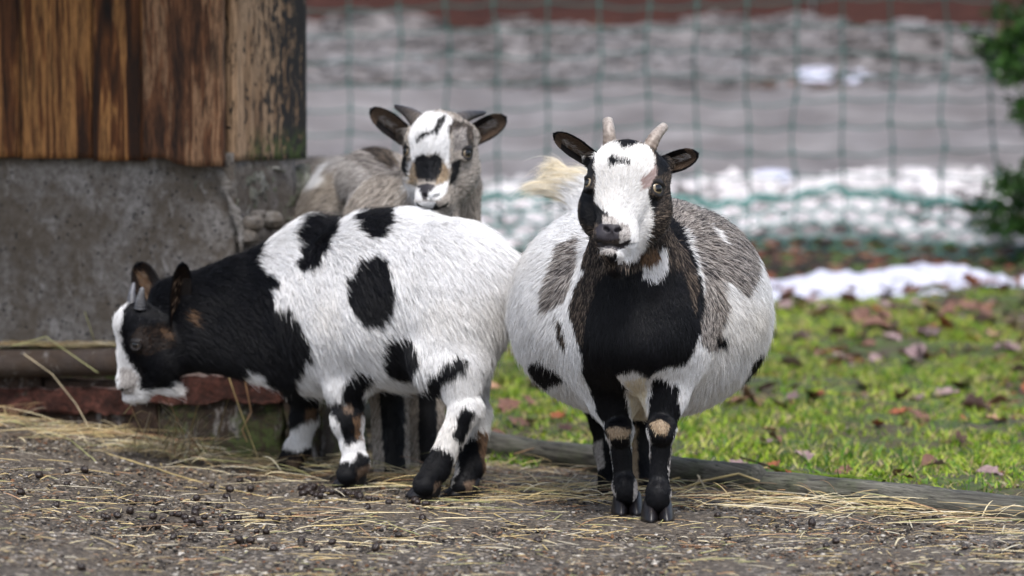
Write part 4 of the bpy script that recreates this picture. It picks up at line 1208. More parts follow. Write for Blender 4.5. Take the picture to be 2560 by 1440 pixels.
def build_net():
    root = empty('net_fence', (0.4, 5.0, 0.25), 'green cord net fence hanging across the yard in front of the bank', 'net fence')
    ND = 11.0; cw = 0.1545; ch = 0.0765
    x0, nxc = -1.75, 29; z0, nzc = 0.40, 14
    def pt(u, w):
        u = np.asarray(u, float); w = np.asarray(w, float)
        x = x0 + cw * u + 0.020 * vnoise(u * .7, w * .35, 41) + 0.012 * vnoise(u * 1.9, w * .9, 42)
        z = z0 + ch * w + 0.020 * vnoise(u * .5, w * .5, 43) - 0.010 * (1 - (2 * (u % 1) - 1) ** 2) * ((w % 1) < 1e-6)
        z = z + 0.035 * ss(8, 18, u) - 0.03 * ss(17, 26, u)
        return np.stack([x, (ND - 6) + 0.05 * vnoise(u * .6, w * .3, 44) + 0 * x, z], -1)
    for i in range(nxc):
        w = np.linspace(-1, nzc, 60)
        V, Q = cord(pt(np.full(60, float(i)), w), 0.0030 + 0.0046 * np.exp(-((w - np.round(w)) / 0.10) ** 2))
        link('upright_cord', mk_mesh('upright_cord', V, Q, [MAT_NET]), root)
    for j in range(nzc + 1):
        u = np.linspace(0, nxc - 1, (nxc - 1) * 6 + 1)
        V, Q = cord(pt(u, np.full(len(u), float(j))), 0.0029)
        link('cross_cord', mk_mesh('cross_cord', V, Q, [MAT_NET]), root)
    # the bunched finer mesh along the foot
    parts = []
    def fp(u, w):      # u cell index along, w 0..1 from ground to hem
        x = -1.2 + u * 0.040 + 0.012 * vnoise(u * .6, w * 5, 51)
        d = 10.93 + 0.05 * vnoise(u * .15, w * 2, 52) + 0.03 * vnoise(u * .5, w * 6, 53)
        z = ground_z(x, np.full_like(x, 10.95)) - 0.01 + 0.205 * w + 0.030 * w * vnoise(u * .22, w * 0, 54) + 0.018 * w * vnoise(u * .9, w * 2, 55)
        return np.stack([x, d - 6, z], -1)
    nu = 86; rows = 5
    for j in range(rows + 1):
        u = np.linspace(0, nu, nu * 4 + 1)
        zz = 0.45 * np.abs((u + (j % 2)) % 2 - 1) / rows
        parts.append(cord(fp(u, np.clip((j / rows) + zz - 0.1, 0, 1.05)), 0.0032 + 0.0036 * np.exp(-((u - np.round(u)) / 0.18) ** 2), 4))
    u = np.linspace(0, nu, nu * 3)
    for q in range(3):
        p = fp(u, np.full_like(u, 0.98 + 0.03 * q)); p[:, 2] += 0.008 * vnoise(u * .8, u * 0, 60 + q)
        parts.append(cord(p, 0.0040, 5))
    V, Q = join(parts)
    k = Nodes('fine_net'); m = k.base((.09, .24, .22), 0.6, 0.4)
    link('fine_mesh', mk_mesh('fine_mesh', V, Q, [m]), root, kind='stuff')
build_net()

# ------------------------------------------------------------------ the barn's corner: boards on a concrete plinth
TH = R(22)
wx = np.array([-math.cos(TH), math.sin(TH), 0.0])      # along the front, away from the corner
wn_ = np.array([math.sin(TH), math.cos(TH), 0.0])       # into the building (and along the end wall)
up = np.array([0, 0, 1.0])
C0 = P(580, 600, 7.15); C0[2] = 0
def front_pt(px, py, off=0.0):
    """point on the front wall plane (shifted off metres towards the viewer) at photo pixel"""
    a = P(px, py, 1.0) - CAM
    o = C0 - wn_ * off
    t = ((o - CAM) @ wn_) / (a @ wn_); return CAM + a * t
def along(px): return float((front_pt(px, 600) - C0) @ wx)
MAT_B1 = wood_mat('weathered_board', (.010, .004, .002), (.125, .044, .012), (.42, .20, .066), (30, 30, 1.5))
MAT_B2 = wood_mat('old_wide_board', (.012, .006, .004), (.125, .052, .022), (.31, .175, .095), (22, 22, 3.2))
MAT_B3 = wood_mat('flaking_board', (.11, .058, .030), (.27, .165, .090), (.42, .28, .17), (30, 30, 2.0), paint=(.012, .010, .009), moss=True)
def concrete(name, a, b, pits=True, moss=False, scale=1.0, stain=(.075, .058, .040)):
    k = Nodes(name); v = k.coord()
    n1 = k.noise(v, 7 * scale, 7, 0.68); n2 = k.noise(v, 55 * scale, 6, 0.75); n3 = k.noise(v, 3.3 * scale, 4, 0.6)
    c = k.mix(k.ramp(n2, [(0.36, 0.0), (0.64, 1.0)]), a, b)
    c = k.mix(k.ramp(n1, [(0.42, 0.0), (0.56, 0.72)]), c, stain)
    c = k.mix(k.ramp(n3, [(0.40, 0.45), (0.56, 0.0)]), c, tuple(q * .8 for q in stain))
    n4 = k.noise(k.coord((1, 1, .5)), 26, 6, 0.8, 0.8)
    c = k.mix(k.ramp(n4, [(0.56, 0.0), (0.66, 0.5)]), c, (.36, .35, .345))
    h = n2
    if pits:
        d = k.voro(v, 55, 'Distance'); d2 = k.voro(v, 120, 'Distance')
        p = k.math('MAXIMUM', k.ramp(d, [(0.12, 1.0), (0.19, 0.0)]), k.ramp(d2, [(0.12, 1.0), (0.2, 0.0)]))
        c = k.mix(k.math('MULTIPLY', p, 0.85), c, (.018, .018, .022)); h = k.mix(0.6, n2, k.math('SUBTRACT', 1.0, p))
    if moss:
        mn = k.ramp(k.noise(v, 9, 6, 0.7), [(0.46, 0.0), (0.58, 1.0)])
        sp = k.ramp(k.noise(v, 70, 5, 0.75), [(0.40, 0.0), (0.60, 1.0)])
        c = k.mix(k.math('MULTIPLY', k.math('MULTIPLY', mn, sp), moss), c, (.050, .072, .018))
    k.bump(h, 0.8, 0.006)
    return k.base(c, 0.85, 0.25)
MAT_CONC = concrete('plinth_concrete', (.082, .074, .068), (.235, .222, .212))
MAT_ROCK = concrete('mossy_rock', (.10, .10, .082), (.38, .375, .33), True, 0.75, 1.6, (.045, .045, .030))
MAT_DIRTY = concrete('earthy_stone', (.012, .008, .006), (.055, .036, .025), True, 0.9, 1.8, (.022, .016, .010))
MAT_EARTH = concrete('earthy_stone_bare', (.012, .008, .006), (.060, .036, .024), True, False, 2.2, (.022, .013, .009))
MAT_MORTAR = concrete('mortar', (.15, .145, .14), (.27, .262, .255), False)
def brick_mat():
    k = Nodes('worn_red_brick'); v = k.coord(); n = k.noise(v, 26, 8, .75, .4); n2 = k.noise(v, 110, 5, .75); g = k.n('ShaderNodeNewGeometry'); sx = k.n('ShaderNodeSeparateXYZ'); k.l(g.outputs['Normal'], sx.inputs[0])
    c = k.ramp(n, [(.32, (.012, .007, .006)), (.45, (.050, .019, .014)), (.60, (.105, .040, .029)), (.74, (.17, .085, .065))])
    c = k.mix(k.ramp(n2, [(.40, .8), (.56, 0.0)]), c, (.022, .012, .010))
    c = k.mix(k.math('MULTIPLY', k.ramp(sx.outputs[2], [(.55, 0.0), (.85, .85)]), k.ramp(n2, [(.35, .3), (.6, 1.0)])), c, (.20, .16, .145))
    k.bump(k.mix(.5, n, n2), 1.0, .012); return k.base(c, .9, .2)
MAT_BRICK = brick_mat()
MAT_PIPE = concrete('dark_pipe', (.028, .022, .021), (.060, .050, .047), False, False, 0.6, (.055, .036, .022))

def rock(name, c, r3, mat, parent, seed):
    import bmesh
    bm = bmesh.new(); bmesh.ops.create_icosphere(bm, subdivisions=2, radius=1.0)
    co = np.array([v.co[:] for v in bm.verts])
    k = 1 + .40 * fbm(co[:, 0] * 1.6 + seed, co[:, 2] * 1.6, 4, seed, co[:, 1] * 1.6)
    co = co * k[:, None]; co = np.sign(co) * np.abs(co) ** .85
    for v, q in zip(bm.verts, co * np.asarray(r3)[None] + np.asarray(c)[None]): v.co = q
    me = bpy.data.meshes.new(name); bm.to_mesh(me); bm.free()
    me.materials.append(mat)
    return link(name, me, parent)

def build_barn():
    root = empty('barn', C0, 'corner of the wooden barn standing on its old concrete plinth', 'barn')
    zb = front_pt(580, 410)[2]
    edges = [0, 372, 242, 61, -75, -215]
    # boards of the front, widths read off their joints
    xs = [along(577), along(374), along(242), along(61), along(-80), along(-230), along(-400)]
    bots = [418, 404, 398, 394, 393, 392]
    for i in range(6):
        a, b = xs[i] + 0.0025, xs[i + 1] - 0.0025
        off = (0.034, 0.020, 0.015, 0.019, 0.014, 0.018)[i]
        px = (577, 374, 242, 61, -80, -230)[i]
        z = front_pt(px, bots[i], off)[2] - (0 if i else 0.0)
        p = C0 + wx * b - wn_ * off; p[2] = z
        o = rbox('plank', p, -wx * (b - a), wn_ * 0.022, up * (1.55 - z), MAT_B2 if i == 0 else MAT_B1, root, sub=(max(3, int((b - a) / .012)), 1, 60), jit=0.0018, seed=20 + i)
        if i == 0:      # its foot is worn to a slanting edge on one side
            me = o.data; co = np.zeros(len(me.vertices) * 3, dtype=np.float32); me.vertices.foreach_get('co', co); co = co.reshape(-1, 3)
            w = b - a; lift = 0.013 * ss(0.45, 0.28, co[:, 0] / w) + 0.004 * ss(0.6, 0.4, co[:, 0] / w)
            low = ss(0.06, 0.0, co[:, 2]); co[:, 2] += lift * low
            me.vertices.foreach_set('co', co.ravel()); me.update()
            o['label'] = 'wide knotty board at the corner'
    # end wall: one broad board with flaking black paint, and more behind the corner
    ze = P(600, 403, 7.18)[2]
    rbox('plank', C0 + wn_ * 0.012 + up * ze + np.array([0.004, 0, 0]), wn_ * 0.335, wx * 0.028, up * (1.55 - ze), MAT_B3, root, sub=(26, 2, 60), jit=0.0018, seed=40, label='board of the end wall with flaking black paint')
    # plinth
    rbox('plinth', C0 + wx * 1.3 + up * -0.05 + wn_ * 0.006, -wx * 1.3, wn_ * 0.30, up * (zb + 0.075), MAT_CONC, root, sub=(130, 12, 60), jit=0.0028, seed=50)
    # rough stones of the corner
    zt = P(650, 400, 7.2)[2]
    hq = zt - 0.466
    rbox('stone', C0 + wn_ * 0.010 + up * 0.455 + wx * -0.004, wn_ * 0.372, wx * 0.10, up * hq, MAT_ROCK, root, sub=(60, 16, 28), jit=0.013, seed=60)
    rbox('stone', C0 + wn_ * 0.015 + up * 0.20 + wx * 0.004, wn_ * 0.385, wx * 0.10, up * 0.25, MAT_ROCK, root, sub=(60, 16, 36), jit=0.013, seed=61)
    rbox('stone', C0 + wn_ * 0.012 - up * 0.02 + wx * 0.0, wn_ * 0.39, wx * 0.12, up * 0.215, MAT_ROCK, root, sub=(60, 16, 36), jit=0.013, seed=62)
    for (px, py, D, s, m, sd) in ((625, 560, 7.165, (.044, .034, .034), MAT_CONC, 63), (612, 592, 7.15, (.042, .034, .030), MAT_CONC, 64), (676, 552, 7.23, (.034, .034, .040), MAT_MORTAR, 65), (640, 536, 7.18, (.030, .026, .018), MAT_CONC, 66)):
        p = P(px, py, D)
        rock('stone', p + wn_ * .010, np.array(s) * np.array([.60, .60, .52]), m, root, sd)
    # light mortar smeared beside the corner and a pale crust under the boards
    def smear(pix, w0, seed, name):
        pts = bez([front_pt(x, y, .003) for x, y in pix], 90); t = np.linspace(0, 1, 90)
        tan = norm(np.gradient(pts, axis=0)); ac = norm(np.cross(tan, wn_)); V = []
        ww = w0 * (1 + .55 * vnoise(t * 7, t * 0, seed) + .35 * vnoise(t * 23, t * 0, seed + 1)) * np.sqrt(np.clip(np.minimum(t, 1 - t) * 9, .05, 1))
        for i_ in range(90):
            for q in np.linspace(-1, 1, 9):
                k_ = 1 + .25 * float(vnoise(t[i_] * 30, q * 2, seed + 2))
                V.append(pts[i_] + ac[i_] * ww[i_] * q * k_ - wn_ * (0.0045 * (1 - q * q) * (1 + .5 * float(vnoise(t[i_] * 40, q * 3, seed + 3))) - .0035 * (abs(q) > .9)))
        Q = [(a * 9 + b_, a * 9 + b_ + 1, a * 9 + b_ + 10, a * 9 + b_ + 9) for a in range(89) for b_ in range(8)]
        link(name, mk_mesh(name, V, np.array(Q), [MAT_MORTAR]), root)
    smear(((540, 424), (556, 452), (566, 480), (578, 515), (592, 548), (600, 585), (604, 640)), .0085, 3, 'mortar')
    # unseen eave added above the frame to shade the boards
    a = C0 + wx * 1.4 - wn_ * 0.72 + up * 1.33
    MAT_SHADE_EAVE = Nodes('shade_eave'); MAT_SHADE_EAVE = MAT_SHADE_EAVE.base((.05, .04, .035), .8)
    rbox('shade_eave', a, -wx * 1.62, wn_ * 1.4 + up * 0.55, up * 0.04 - wn_ * 0.015, MAT_SHADE_EAVE, root)
build_barn()

# ledge of worn red stone in front of the plinth
def build_ledge():
    root = empty('stone_ledge', P(800, 1168, 6.95), 'low worn red stone ledge in front of the barn plinth, mossy at its end', 'stone ledge')
    A = P(803, 1165, 6.95); B = P(0, 1062, 7.20)
    dirv = norm(np.array([B[0] - A[0], B[1] - A[1], 0])); nb = np.array([-dirv[1], dirv[0], 0.0]); nb = nb if nb[1] > 0 else -nb
    Ln = 1.0
    topA = P(640, 915, 7.0)[2]; topB = P(0, 955, 7.2)[2]
    # lower earthy course in three stones, upper red course in four slabs
    cuts = [0.0, 0.085, 0.36, 0.62, Ln]
    for i in range(4):
        a, b = cuts[i], cuts[i + 1]
        rbox('stone', A + dirv * b + nb * 0.004 - up * 0.03 + up * 0.05 * (b / Ln), -dirv * (b - a - 0.002), nb * 0.24, up * (0.155 if i else 0.20), MAT_DIRTY if i < 2 else MAT_EARTH, root, sub=(int((b - a) / .008) + 2, 16, 18), jit=0.0075, seed=80 + i)
    cuts = [0.085, 0.40, Ln]
    for i in range(2):
        a, b = cuts[i], cuts[i + 1]
        z0 = topA + (topB - topA) * (b / 0.72)
        ez = up * 0.062
        rbox('brick', A + dirv * b - nb * 0.004 + up * (z0 - 0.062), -dirv * (b - a - 0.003) + up * (-(topB - topA) * ((b - a) / 0.72)), nb * 0.13, ez, MAT_BRICK, root, sub=(int((b - a) / .007) + 2, 18, 9), jit=0.0085, seed=90 + i)
    # step behind the pipe
    rbox('step', A + dirv * Ln + nb * 0.10, -dirv * 0.86, nb * 0.05, up * 0.218, MAT_DIRTY, root, sub=(90, 5, 22), jit=0.003, seed=95)
    # the pipe lying on it
    p0 = P(-90, 911, 7.215); p1 = P(425, 903, 7.08)
    t = np.linspace(0, 1, 40); pts = p0[None] * (1 - t[:, None]) + p1[None] * t[:, None]
    V, Q = cord(pts, 0.0278 + 0.0006 * np.sin(t * 9), 28)
    cap = np.vstack([V, pts[-1:]]); n = len(V)
    Q2 = np.vstack([Q, np.array([[n - 28 + i, n - 28 + (i + 1) % 28, n, n] for i in range(28)])])
    fl = [tuple(q) if q[2] != q[3] else tuple(q[:3]) for q in Q2.tolist()]
    o = link('pipe', mk_mesh('pipe', cap, fl, [MAT_PIPE]), label='dark brown clay pipe lying along the red stone ledge', category='pipe')
build_ledge()

# ------------------------------------------------------------------ edging logs between yard and grass
def log_mat():
    k = Nodes('old_log'); v = k.coord((1, 1, 1))
    lv = k.coord((5, 60, 60)); n = k.noise(lv, 1.0, 7, 0.72, 0.9); n2 = k.noise(v, 14, 5, 0.6); n3 = k.noise(lv, 3.2, 5, .7)
    c = k.ramp(n, [(0.32, (.016, .015, .013)), (0.46, (.075, .072, .060)), (0.62, (.150, .145, .122)), (0.75, (.23, .225, .195))])
    c = k.mix(k.ramp(n2, [(0.5, 0.0), (0.66, 0.5)]), c, (.075, .090, .048))
    c = k.mix(k.ramp(n3, [(0.36, 0.9), (0.46, 0.0)]), c, (.008, .008, .008))
    k.bump(k.mix(0.5, n, n3), 1.0, 0.006)
    return k.base(c, 0.7, 0.35)
MAT_LOG = log_mat()
def log(anchors, r, label, seed):
    pts = bez([np.array(a) for a in anchors], 150)
    ax = norm(pts[-1] - pts[0]); seg = 32
    v = []
    for i, p in enumerate(pts):
        t = i / 149
        a = norm(np.cross(ax, [0, 0, 1.0])); b = np.array([0, 0, 1.0])
        e = math.sqrt(min(1, min(t, 1 - t) * 60 + 0.35))
        for j in range(seg):
            th = 2 * math.pi * j / seg
            rr = r * e * (1 + 0.05 * float(vnoise(t * 9, math.cos(th) * 1.3, seed, math.sin(th) * 1.3)) + 0.035 * float(vnoise(t * 40, math.cos(th) * 4, seed + 1, math.sin(th) * 4)))
            v.append(p + rr * (math.cos(th) * a + math.sin(th) * b))
    n = 150
    V = np.array(v)
    Q = [(i * seg + j, i * seg + (j + 1) % seg, (i + 1) * seg + (j + 1) % seg, (i + 1) * seg + j) for i in range(n - 1) for j in range(seg)]
    Q += [tuple(range(seg))[::-1], tuple((n - 1) * seg + j for j in range(seg))]
    # vertices in the log's own frame so that the grain runs along it
    o0 = pts[0]; yv = norm(np.cross([0, 0, 1.0], ax)); M3 = np.stack([ax, yv, np.cross(ax, yv)])
    Vl = (V - o0) @ M3.T
    o = link('log', mk_mesh('log', Vl, Q, [MAT_LOG]), label=label, category='log', group='logs edging the grass')
    o.matrix_basis = Matrix.Translation(Vector(o0)) @ Matrix(M3.T.tolist()).to_4x4()
def gp(px, D, h=0.0):
    x = float(P(px, 1000, D)[0]); return np.array([x, D - 6, float(ground_z(x, D)) + h])
log([gp(790, 7.66, .014), gp(1050, 7.38, .017), gp(1300, 7.06, .019), gp(1500, 6.86, .020), gp(1700, 6.66, .018), gp(1905, 6.52, .016)], .029, 'grey round log edging the grass, running behind the goats\' legs', 5)
log([gp(1915, 6.46, .014), gp(2150, 6.28, .016), gp(2400, 6.14, .013), gp(2760, 5.92, .010)], .028, 'grey round log edging the grass at the right, cracked at its end', 9)

def stick(anchors, r, label, mat, seed=0, name='twig', cat='twig', group=None, taper=True, flat=1.0):
    pts = bez([np.array(a, float) for a in anchors], 50); t = np.linspace(0, 1, 50)
    rr = r * ((1 - 0.5 * t) if taper else np.ones(50)) * (1 + .25 * vnoise(t * 14, t * 0, seed))
    V, Q = cord(pts, rr, 8)
    o = link(name, mk_mesh(name, V, Q, [mat]), label=label, category=cat)
    if group: o['group'] = group
    return o
kk = Nodes('mossy_bark'); _v = kk.coord(); kk.bump(kk.noise(_v, 120, 4), 1.0, .004)
MAT_MOSSY = kk.base(kk.ramp(kk.noise(_v, 30, 5), [(0.35, (.022, .018, .014)), (0.48, (.06, .10, .012)), (0.65, (.13, .20, .02))]), .9, .1)
kk = Nodes('dark_bark'); _v = kk.coord(); MAT_BARK = kk.base(kk.ramp(kk.noise(_v, 60, 5), [(0.35, (.012, .010, .008)), (0.65, (.06, .045, .032))]), .9, .15)
stick([gp(2210, 6.50, .012), gp(2110, 6.56, .018), gp(2000, 6.66, .014), gp(1930, 6.74, .02)], .008, 'mossy stick lying on the grass behind the right log', MAT_MOSSY, 3)
stick([gp(1960, 6.70, .014), gp(1900, 6.80, .022), gp(1850, 6.90, .024)], .0035, 'thin dark stick beside the mossy stick', MAT_BARK, 4)

# ------------------------------------------------------------------ grass
def blades(n, xr, dr, mask, hmean, wid, pal, seed, name, label, lean=0.6, clump=0.5):
    r = np.random.default_rng(seed)
    d = r.uniform(*dr, n); x = r.uniform(*xr, n)
    keep = mask(x, d, r); d, x = d[keep], x[keep]; n = len(d)
    z = ground_z(x, d)
    h = hmean * r.uniform(.5, 1.5, n) * (1 + clump * vnoise(x * 9, d * 9, seed))
    a = r.uniform(0, 2 * math.pi, n); b = r.uniform(0, 2 * math.pi, n)
    w = wid * r.uniform(.6, 1.3, n)
    sx, sy = np.cos(a) * w, np.sin(a) * w
    lx, ly = np.cos(b) * h * lean * r.uniform(.2, 1.3, n), np.sin(b) * h * lean * r.uniform(.2, 1.3, n)
    B = np.stack([x, d - 6, z - 0.003], 1)
    def at(t, ww):
        c = B + np.stack([lx * t ** 1.8, ly * t ** 1.8, h * (t - 0.25 * t * t * lean)], 1)
        return c - np.stack([sx, sy, 0 * sx], 1) * ww, c + np.stack([sx, sy, 0 * sx], 1) * ww
    a0, b0 = at(0, .8); a1, b1 = at(.5, 1.0); a2, b2 = at(1.0, .12)
    V = np.stack([a0, b0, a1, b1, a2, b2], 1).reshape(-1, 3)
    i = np.arange(n)[:, None] * 6
    Q = np.concatenate([i + np.array([[0, 1, 3, 2]]), i + np.array([[2, 3, 5, 4]])], 0)
    pal = np.array(pal); c = pal[r.integers(0, len(pal), n)] * r.uniform(.75, 1.25, (n, 1))
    t = (vnoise(x * 3, d * 3, seed + 5) * .5 + .5)[:, None]
    c = c * (0.75 + 0.5 * t)
    return link(name, mk_mesh(name, V, Q, [MAT_GRASS], False, np.repeat(c, 6, 0)), kind='stuff', label=label, category='grass')
kk = Nodes('grass_blade')
MAT_GRASS = kk.base(kk.attr('Col'), 0.45, 0.35)
kk.b.inputs['Transmission Weight'].default_value = 0.0
_tr = kk.n('ShaderNodeBsdfTranslucent'); kk.l(kk.attr('Col'), _tr.inputs[0])
_ad = kk.n('ShaderNodeMixShader'); _ad.inputs[0].default_value = 0.35
kk.l(kk.b.outputs[0], _ad.inputs[1]); kk.l(_tr.outputs[0], _ad.inputs[2]); kk.l(_ad.outputs[0], kk.out.inputs[0])

def lawn_mask(x, d, r):
    e = d - log_d(x)
    p = ss(0.12, 0.95, e) * 0.93 + 0.07
    patch = vnoise(x * 4.2, d * 3.2, 71) * .6 + vnoise(x * 11, d * 8, 72) * .5
    p = p * ss(-0.45, 0.30, patch - 0.06 + 0.33 * ss(9.5, 7.2, d))
    return (e > 0.045) & (r.random(len(x)) < p) & (d < 9.95 + 0.15 * vnoise(x * 5, d * 0, 7)) & (x > -0.48 - (d - 7.5) * .1)
GP = [(.16, .30, .018), (.28, .41, .030), (.085, .18, .015), (.37, .45, .05), (.43, .45, .11), (.40, .33, .16)]
blades(95000, (-0.6, 1.75), (6.0, 10.0), lawn_mask, .020, .0020, GP, 101, 'grass', 'short bright green grass between the log and the snow', .9)
blades(26000, (-0.6, 1.75), (6.0, 10.0), lambda x, d, r: lawn_mask(x, d, r) & (vnoise(x * 5, d * 5, 77) > 0.0), .013, .0058, GP[:4], 102, 'clover', 'patches of small broad green leaves among the grass', 1.2)
blades(2600, (-0.6, 1.75), (6.0, 8.6), lambda x, d, r: (d - log_d(x) > 0.04) & (vnoise(x * 13, d * 13, 91) > 0.25), .040, .0016, [(.05, .16, .012), (.08, .20, .02), (.04, .12, .012)], 103, 'long_grass', 'tufts of longer dark green grass by the log', .5)
blades(20000, (-0.6, 1.75), (5.9, 9.0), lambda x, d, r: (d - log_d(x) > 0.03) & (r.random(len(x)) < ss(1.3, 0.1, d - log_d(x))), .016, .0015, [(.40, .34, .18), (.30, .23, .12), (.50, .45, .27), (.18, .12, .075), (.24, .28, .08)], 104, 'dead_grass', 'pale dead grass along the back of the log', 1.6)
blades(3000, (-0.25, 0.30), (6.6, 7.3), lambda x, d, r: (np.abs(d - log_d(x)) < 0.10) & (np.abs(x - 0.0) < 0.05), .022, .0018, GP[:3], 105, 'grass_tuft', 'small green tuft growing in front of the log by the spotted goat', 1.0)

blades(28000, (-0.6, 1.75), (7.2, 10.3), lambda x, d, r: (d - log_d(x) > 0.3) & (r.random(len(x)) < ss(6.8, 9.2, d) * (0.25 + 0.75 * ss(-.1, .5, vnoise(x * 5, d * 4, 93)))), .013, .013, [(.17, .085, .055), (.24, .13, .10), (.09, .045, .032), (.27, .20, .19), (.30, .12, .05)], 106, 'leaf_litter', 'broken brown leaf litter among the grass near the snow', 2.0)

blades(9000, (-0.6, 1.75), (6.2, 8.8), lambda x, d, r: (d - log_d(x) > 0.06) & (vnoise(x * 7, d * 6, 95) > -.1), .008, .0052, [(.16, .085, .055), (.085, .045, .032), (.22, .17, .15), (.25, .12, .06), (.05, .03, .022)], 107, 'leaf_scraps', 'small dead leaf scraps among the grass by the log', 2.2)

# ------------------------------------------------------------------ fallen leaves
def leaf_mesh(kind, seed):
    r = np.random.default_rng(seed); n = 9
    t = np.linspace(0, 1, n)
    if kind == 'lobed': w = 0.30 * np.sin(np.pi * t ** .8) * (1 + 0.38 * np.cos(t * 2 * np.pi * 3.2 + .6))
    else: w = 0.34 * np.sin(np.pi * t ** .85)
    w = np.maximum(w, .015)
    V = []; curl = r.uniform(.25, .7); bend = r.uniform(-.35, .45); tw = r.uniform(-.6, .6)
    for i in range(n):
        for s in (-1, -.5, 0, .5, 1):
            x = (t[i] - .5); y = w[i] * s
            z = curl * (s * s) * w[i] * 1.1 + bend * (t[i] - .5) ** 2 * 1.6 + 0.03 * r.normal() + tw * y * (t[i] - .5)
            V.append((x, y, z))
    Fc = [(i * 5 + j, (i + 1) * 5 + j, (i + 1) * 5 + j + 1, i * 5 + j + 1) for i in range(n - 1) for j in range(4)]
    V = np.array(V)
    V[:, 2] -= V[:, 2].min()
    return V, Fc
def leaf_mat(name, a, b, spec=.4, rough=.5):
    k = Nodes(name); v = k.coord(); n = k.noise(v, 5, 5, .7)
    k.bump(n, .4, .02); return k.base(k.mix(k.ramp(n, [(.35, 0.), (.65, 1.)]), a, b), rough, spec)
LM = [('rusty', leaf_mat('rusty_leaf', (.17, .045, .018), (.30, .095, .035)), 'rusty orange-brown fallen leaf'),
      ('brown', leaf_mat('brown_leaf', (.10, .045, .030), (.20, .10, .07)), 'brown fallen leaf'),
      ('plum', leaf_mat('plum_leaf', (.15, .095, .10), (.29, .20, .20), .5, .4), 'wet purplish-grey fallen leaf'),
      ('dark', leaf_mat('dark_leaf', (.028, .014, .012), (.075, .032, .024)), 'dark rotting fallen leaf'),
      ('tan', leaf_mat('tan_leaf', (.30, .17, .10), (.42, .26, .17)), 'pale tan fallen leaf')]
def leaf_place(x, d):
    px = proj(np.array([[x, d - 6, float(ground_z(x, d))]]))[0][0]
    if px < 1500: return ' on the grass showing between the spotted goat and the round goat'
    side = ' on the right of the grass' if px > 2230 else ''
    if d > 9.35: return (' close to the snow, right side' if side else ' close to the snow strip')
    if d - float(log_d(x)) < .75: return (' just behind the right log' if side else ' just behind the log by the round goat')
    return side or ' in the middle of the grass'
def build_leaves():
    r = np.random.default_rng(55)
    protos = []
    for mi, (nm, mat, lab) in enumerate(LM):
        for q in range(3):
            V, Fc = leaf_mesh('lobed' if q else 'oval', mi * 10 + q)
            protos.append((mi, mk_mesh('fallen_leaf', V, Fc, [mat], True)))
    n = 0
    while n < 297:
        d = r.uniform(6.5, 10.1); x = r.uniform(-0.42, 0.155 * d + .05)
        e = d - log_d(x)
        if e < .12 or d > 10.05: continue
        dens = .05 + 1.05 * float(ss(8.2, 9.3, d)) + .5 * (0.5 + 0.5 * float(vnoise(x * 3, d * 2, 88)))
        if x < .1: dens += .4
        if r.random() > dens: continue
        mi = r.choice(5, p=[.12, .32, .26, .20, .10]); q = r.integers(0, 3)
        me = protos[mi * 3 + q][1]
        o = link('fallen_leaf', me, label=LM[mi][2].replace(' on the grass', '').replace(' the grass', '') + leaf_place(x, d), category='leaf', group='fallen leaves on the grass')
        s = r.uniform(.042, .082) * (0.7 if d < 7.6 else 1.0)
        o.matrix_basis = Matrix.Translation((x, d - 6, float(ground_z(x, d)) + .008 + .006 * r.random())) @ Matrix.Rotation(r.uniform(0, 6.28), 4, 'Z') @ Matrix.Rotation(r.normal() * .35, 4, 'X') @ Matrix.Rotation(r.normal() * .35, 4, 'Y') @ Matrix.Diagonal((s, s, s * .8, 1))
        n += 1
build_leaves()

# ------------------------------------------------------------------ hay and straw
kk = Nodes('straw'); MAT_STRAW = kk.base(kk.attr('Col'), 0.45, 0.4)
def ribbons(P0, P1, mid, wid, cols, name, **props):
    """bent stalks: rows of (start, end, mid offset); three-sided tubes in 5 rings"""
    n = len(P0); t = np.array([0, .25, .5, .75, 1.0])[None, :, None]
    C = P0[:, None] * (1 - t) + P1[:, None] * t + mid[:, None] * (4 * t * (1 - t))
    tan = norm(np.gradient(C, axis=1)); upv = np.array([0, 0, 1.0])
    a = norm(np.cross(tan, upv + 1e-3)); b = np.cross(a, tan)
    w = wid[:, None, None] * np.array([.7, 1, 1, .9, .35])[None, :, None]
    V = np.stack([C - a * w, C + a * w, C + b * w * .7], 2)         # n,5,3,3
    V = V.reshape(-1, 3); base = (np.arange(n) * 15)[:, None]
    Q = []
    for i in range(4):
        for j in range(3):
            k_ = (j + 1) % 3; Q.append(base + np.array([[i * 3 + j, i * 3 + k_, i * 3 + 3 + k_, i * 3 + 3 + j]]))
    Q = np.concatenate(Q, 0)
    return link(name, mk_mesh(name, V, Q, [MAT_STRAW], False, np.repeat(cols, 15, 0)), **props)
SP = np.array([(.44, .34, .16), (.33, .25, .12), (.56, .48, .30), (.30, .29, .13), (.17, .11, .06), (.36, .21, .11), (.52, .47, .35)])
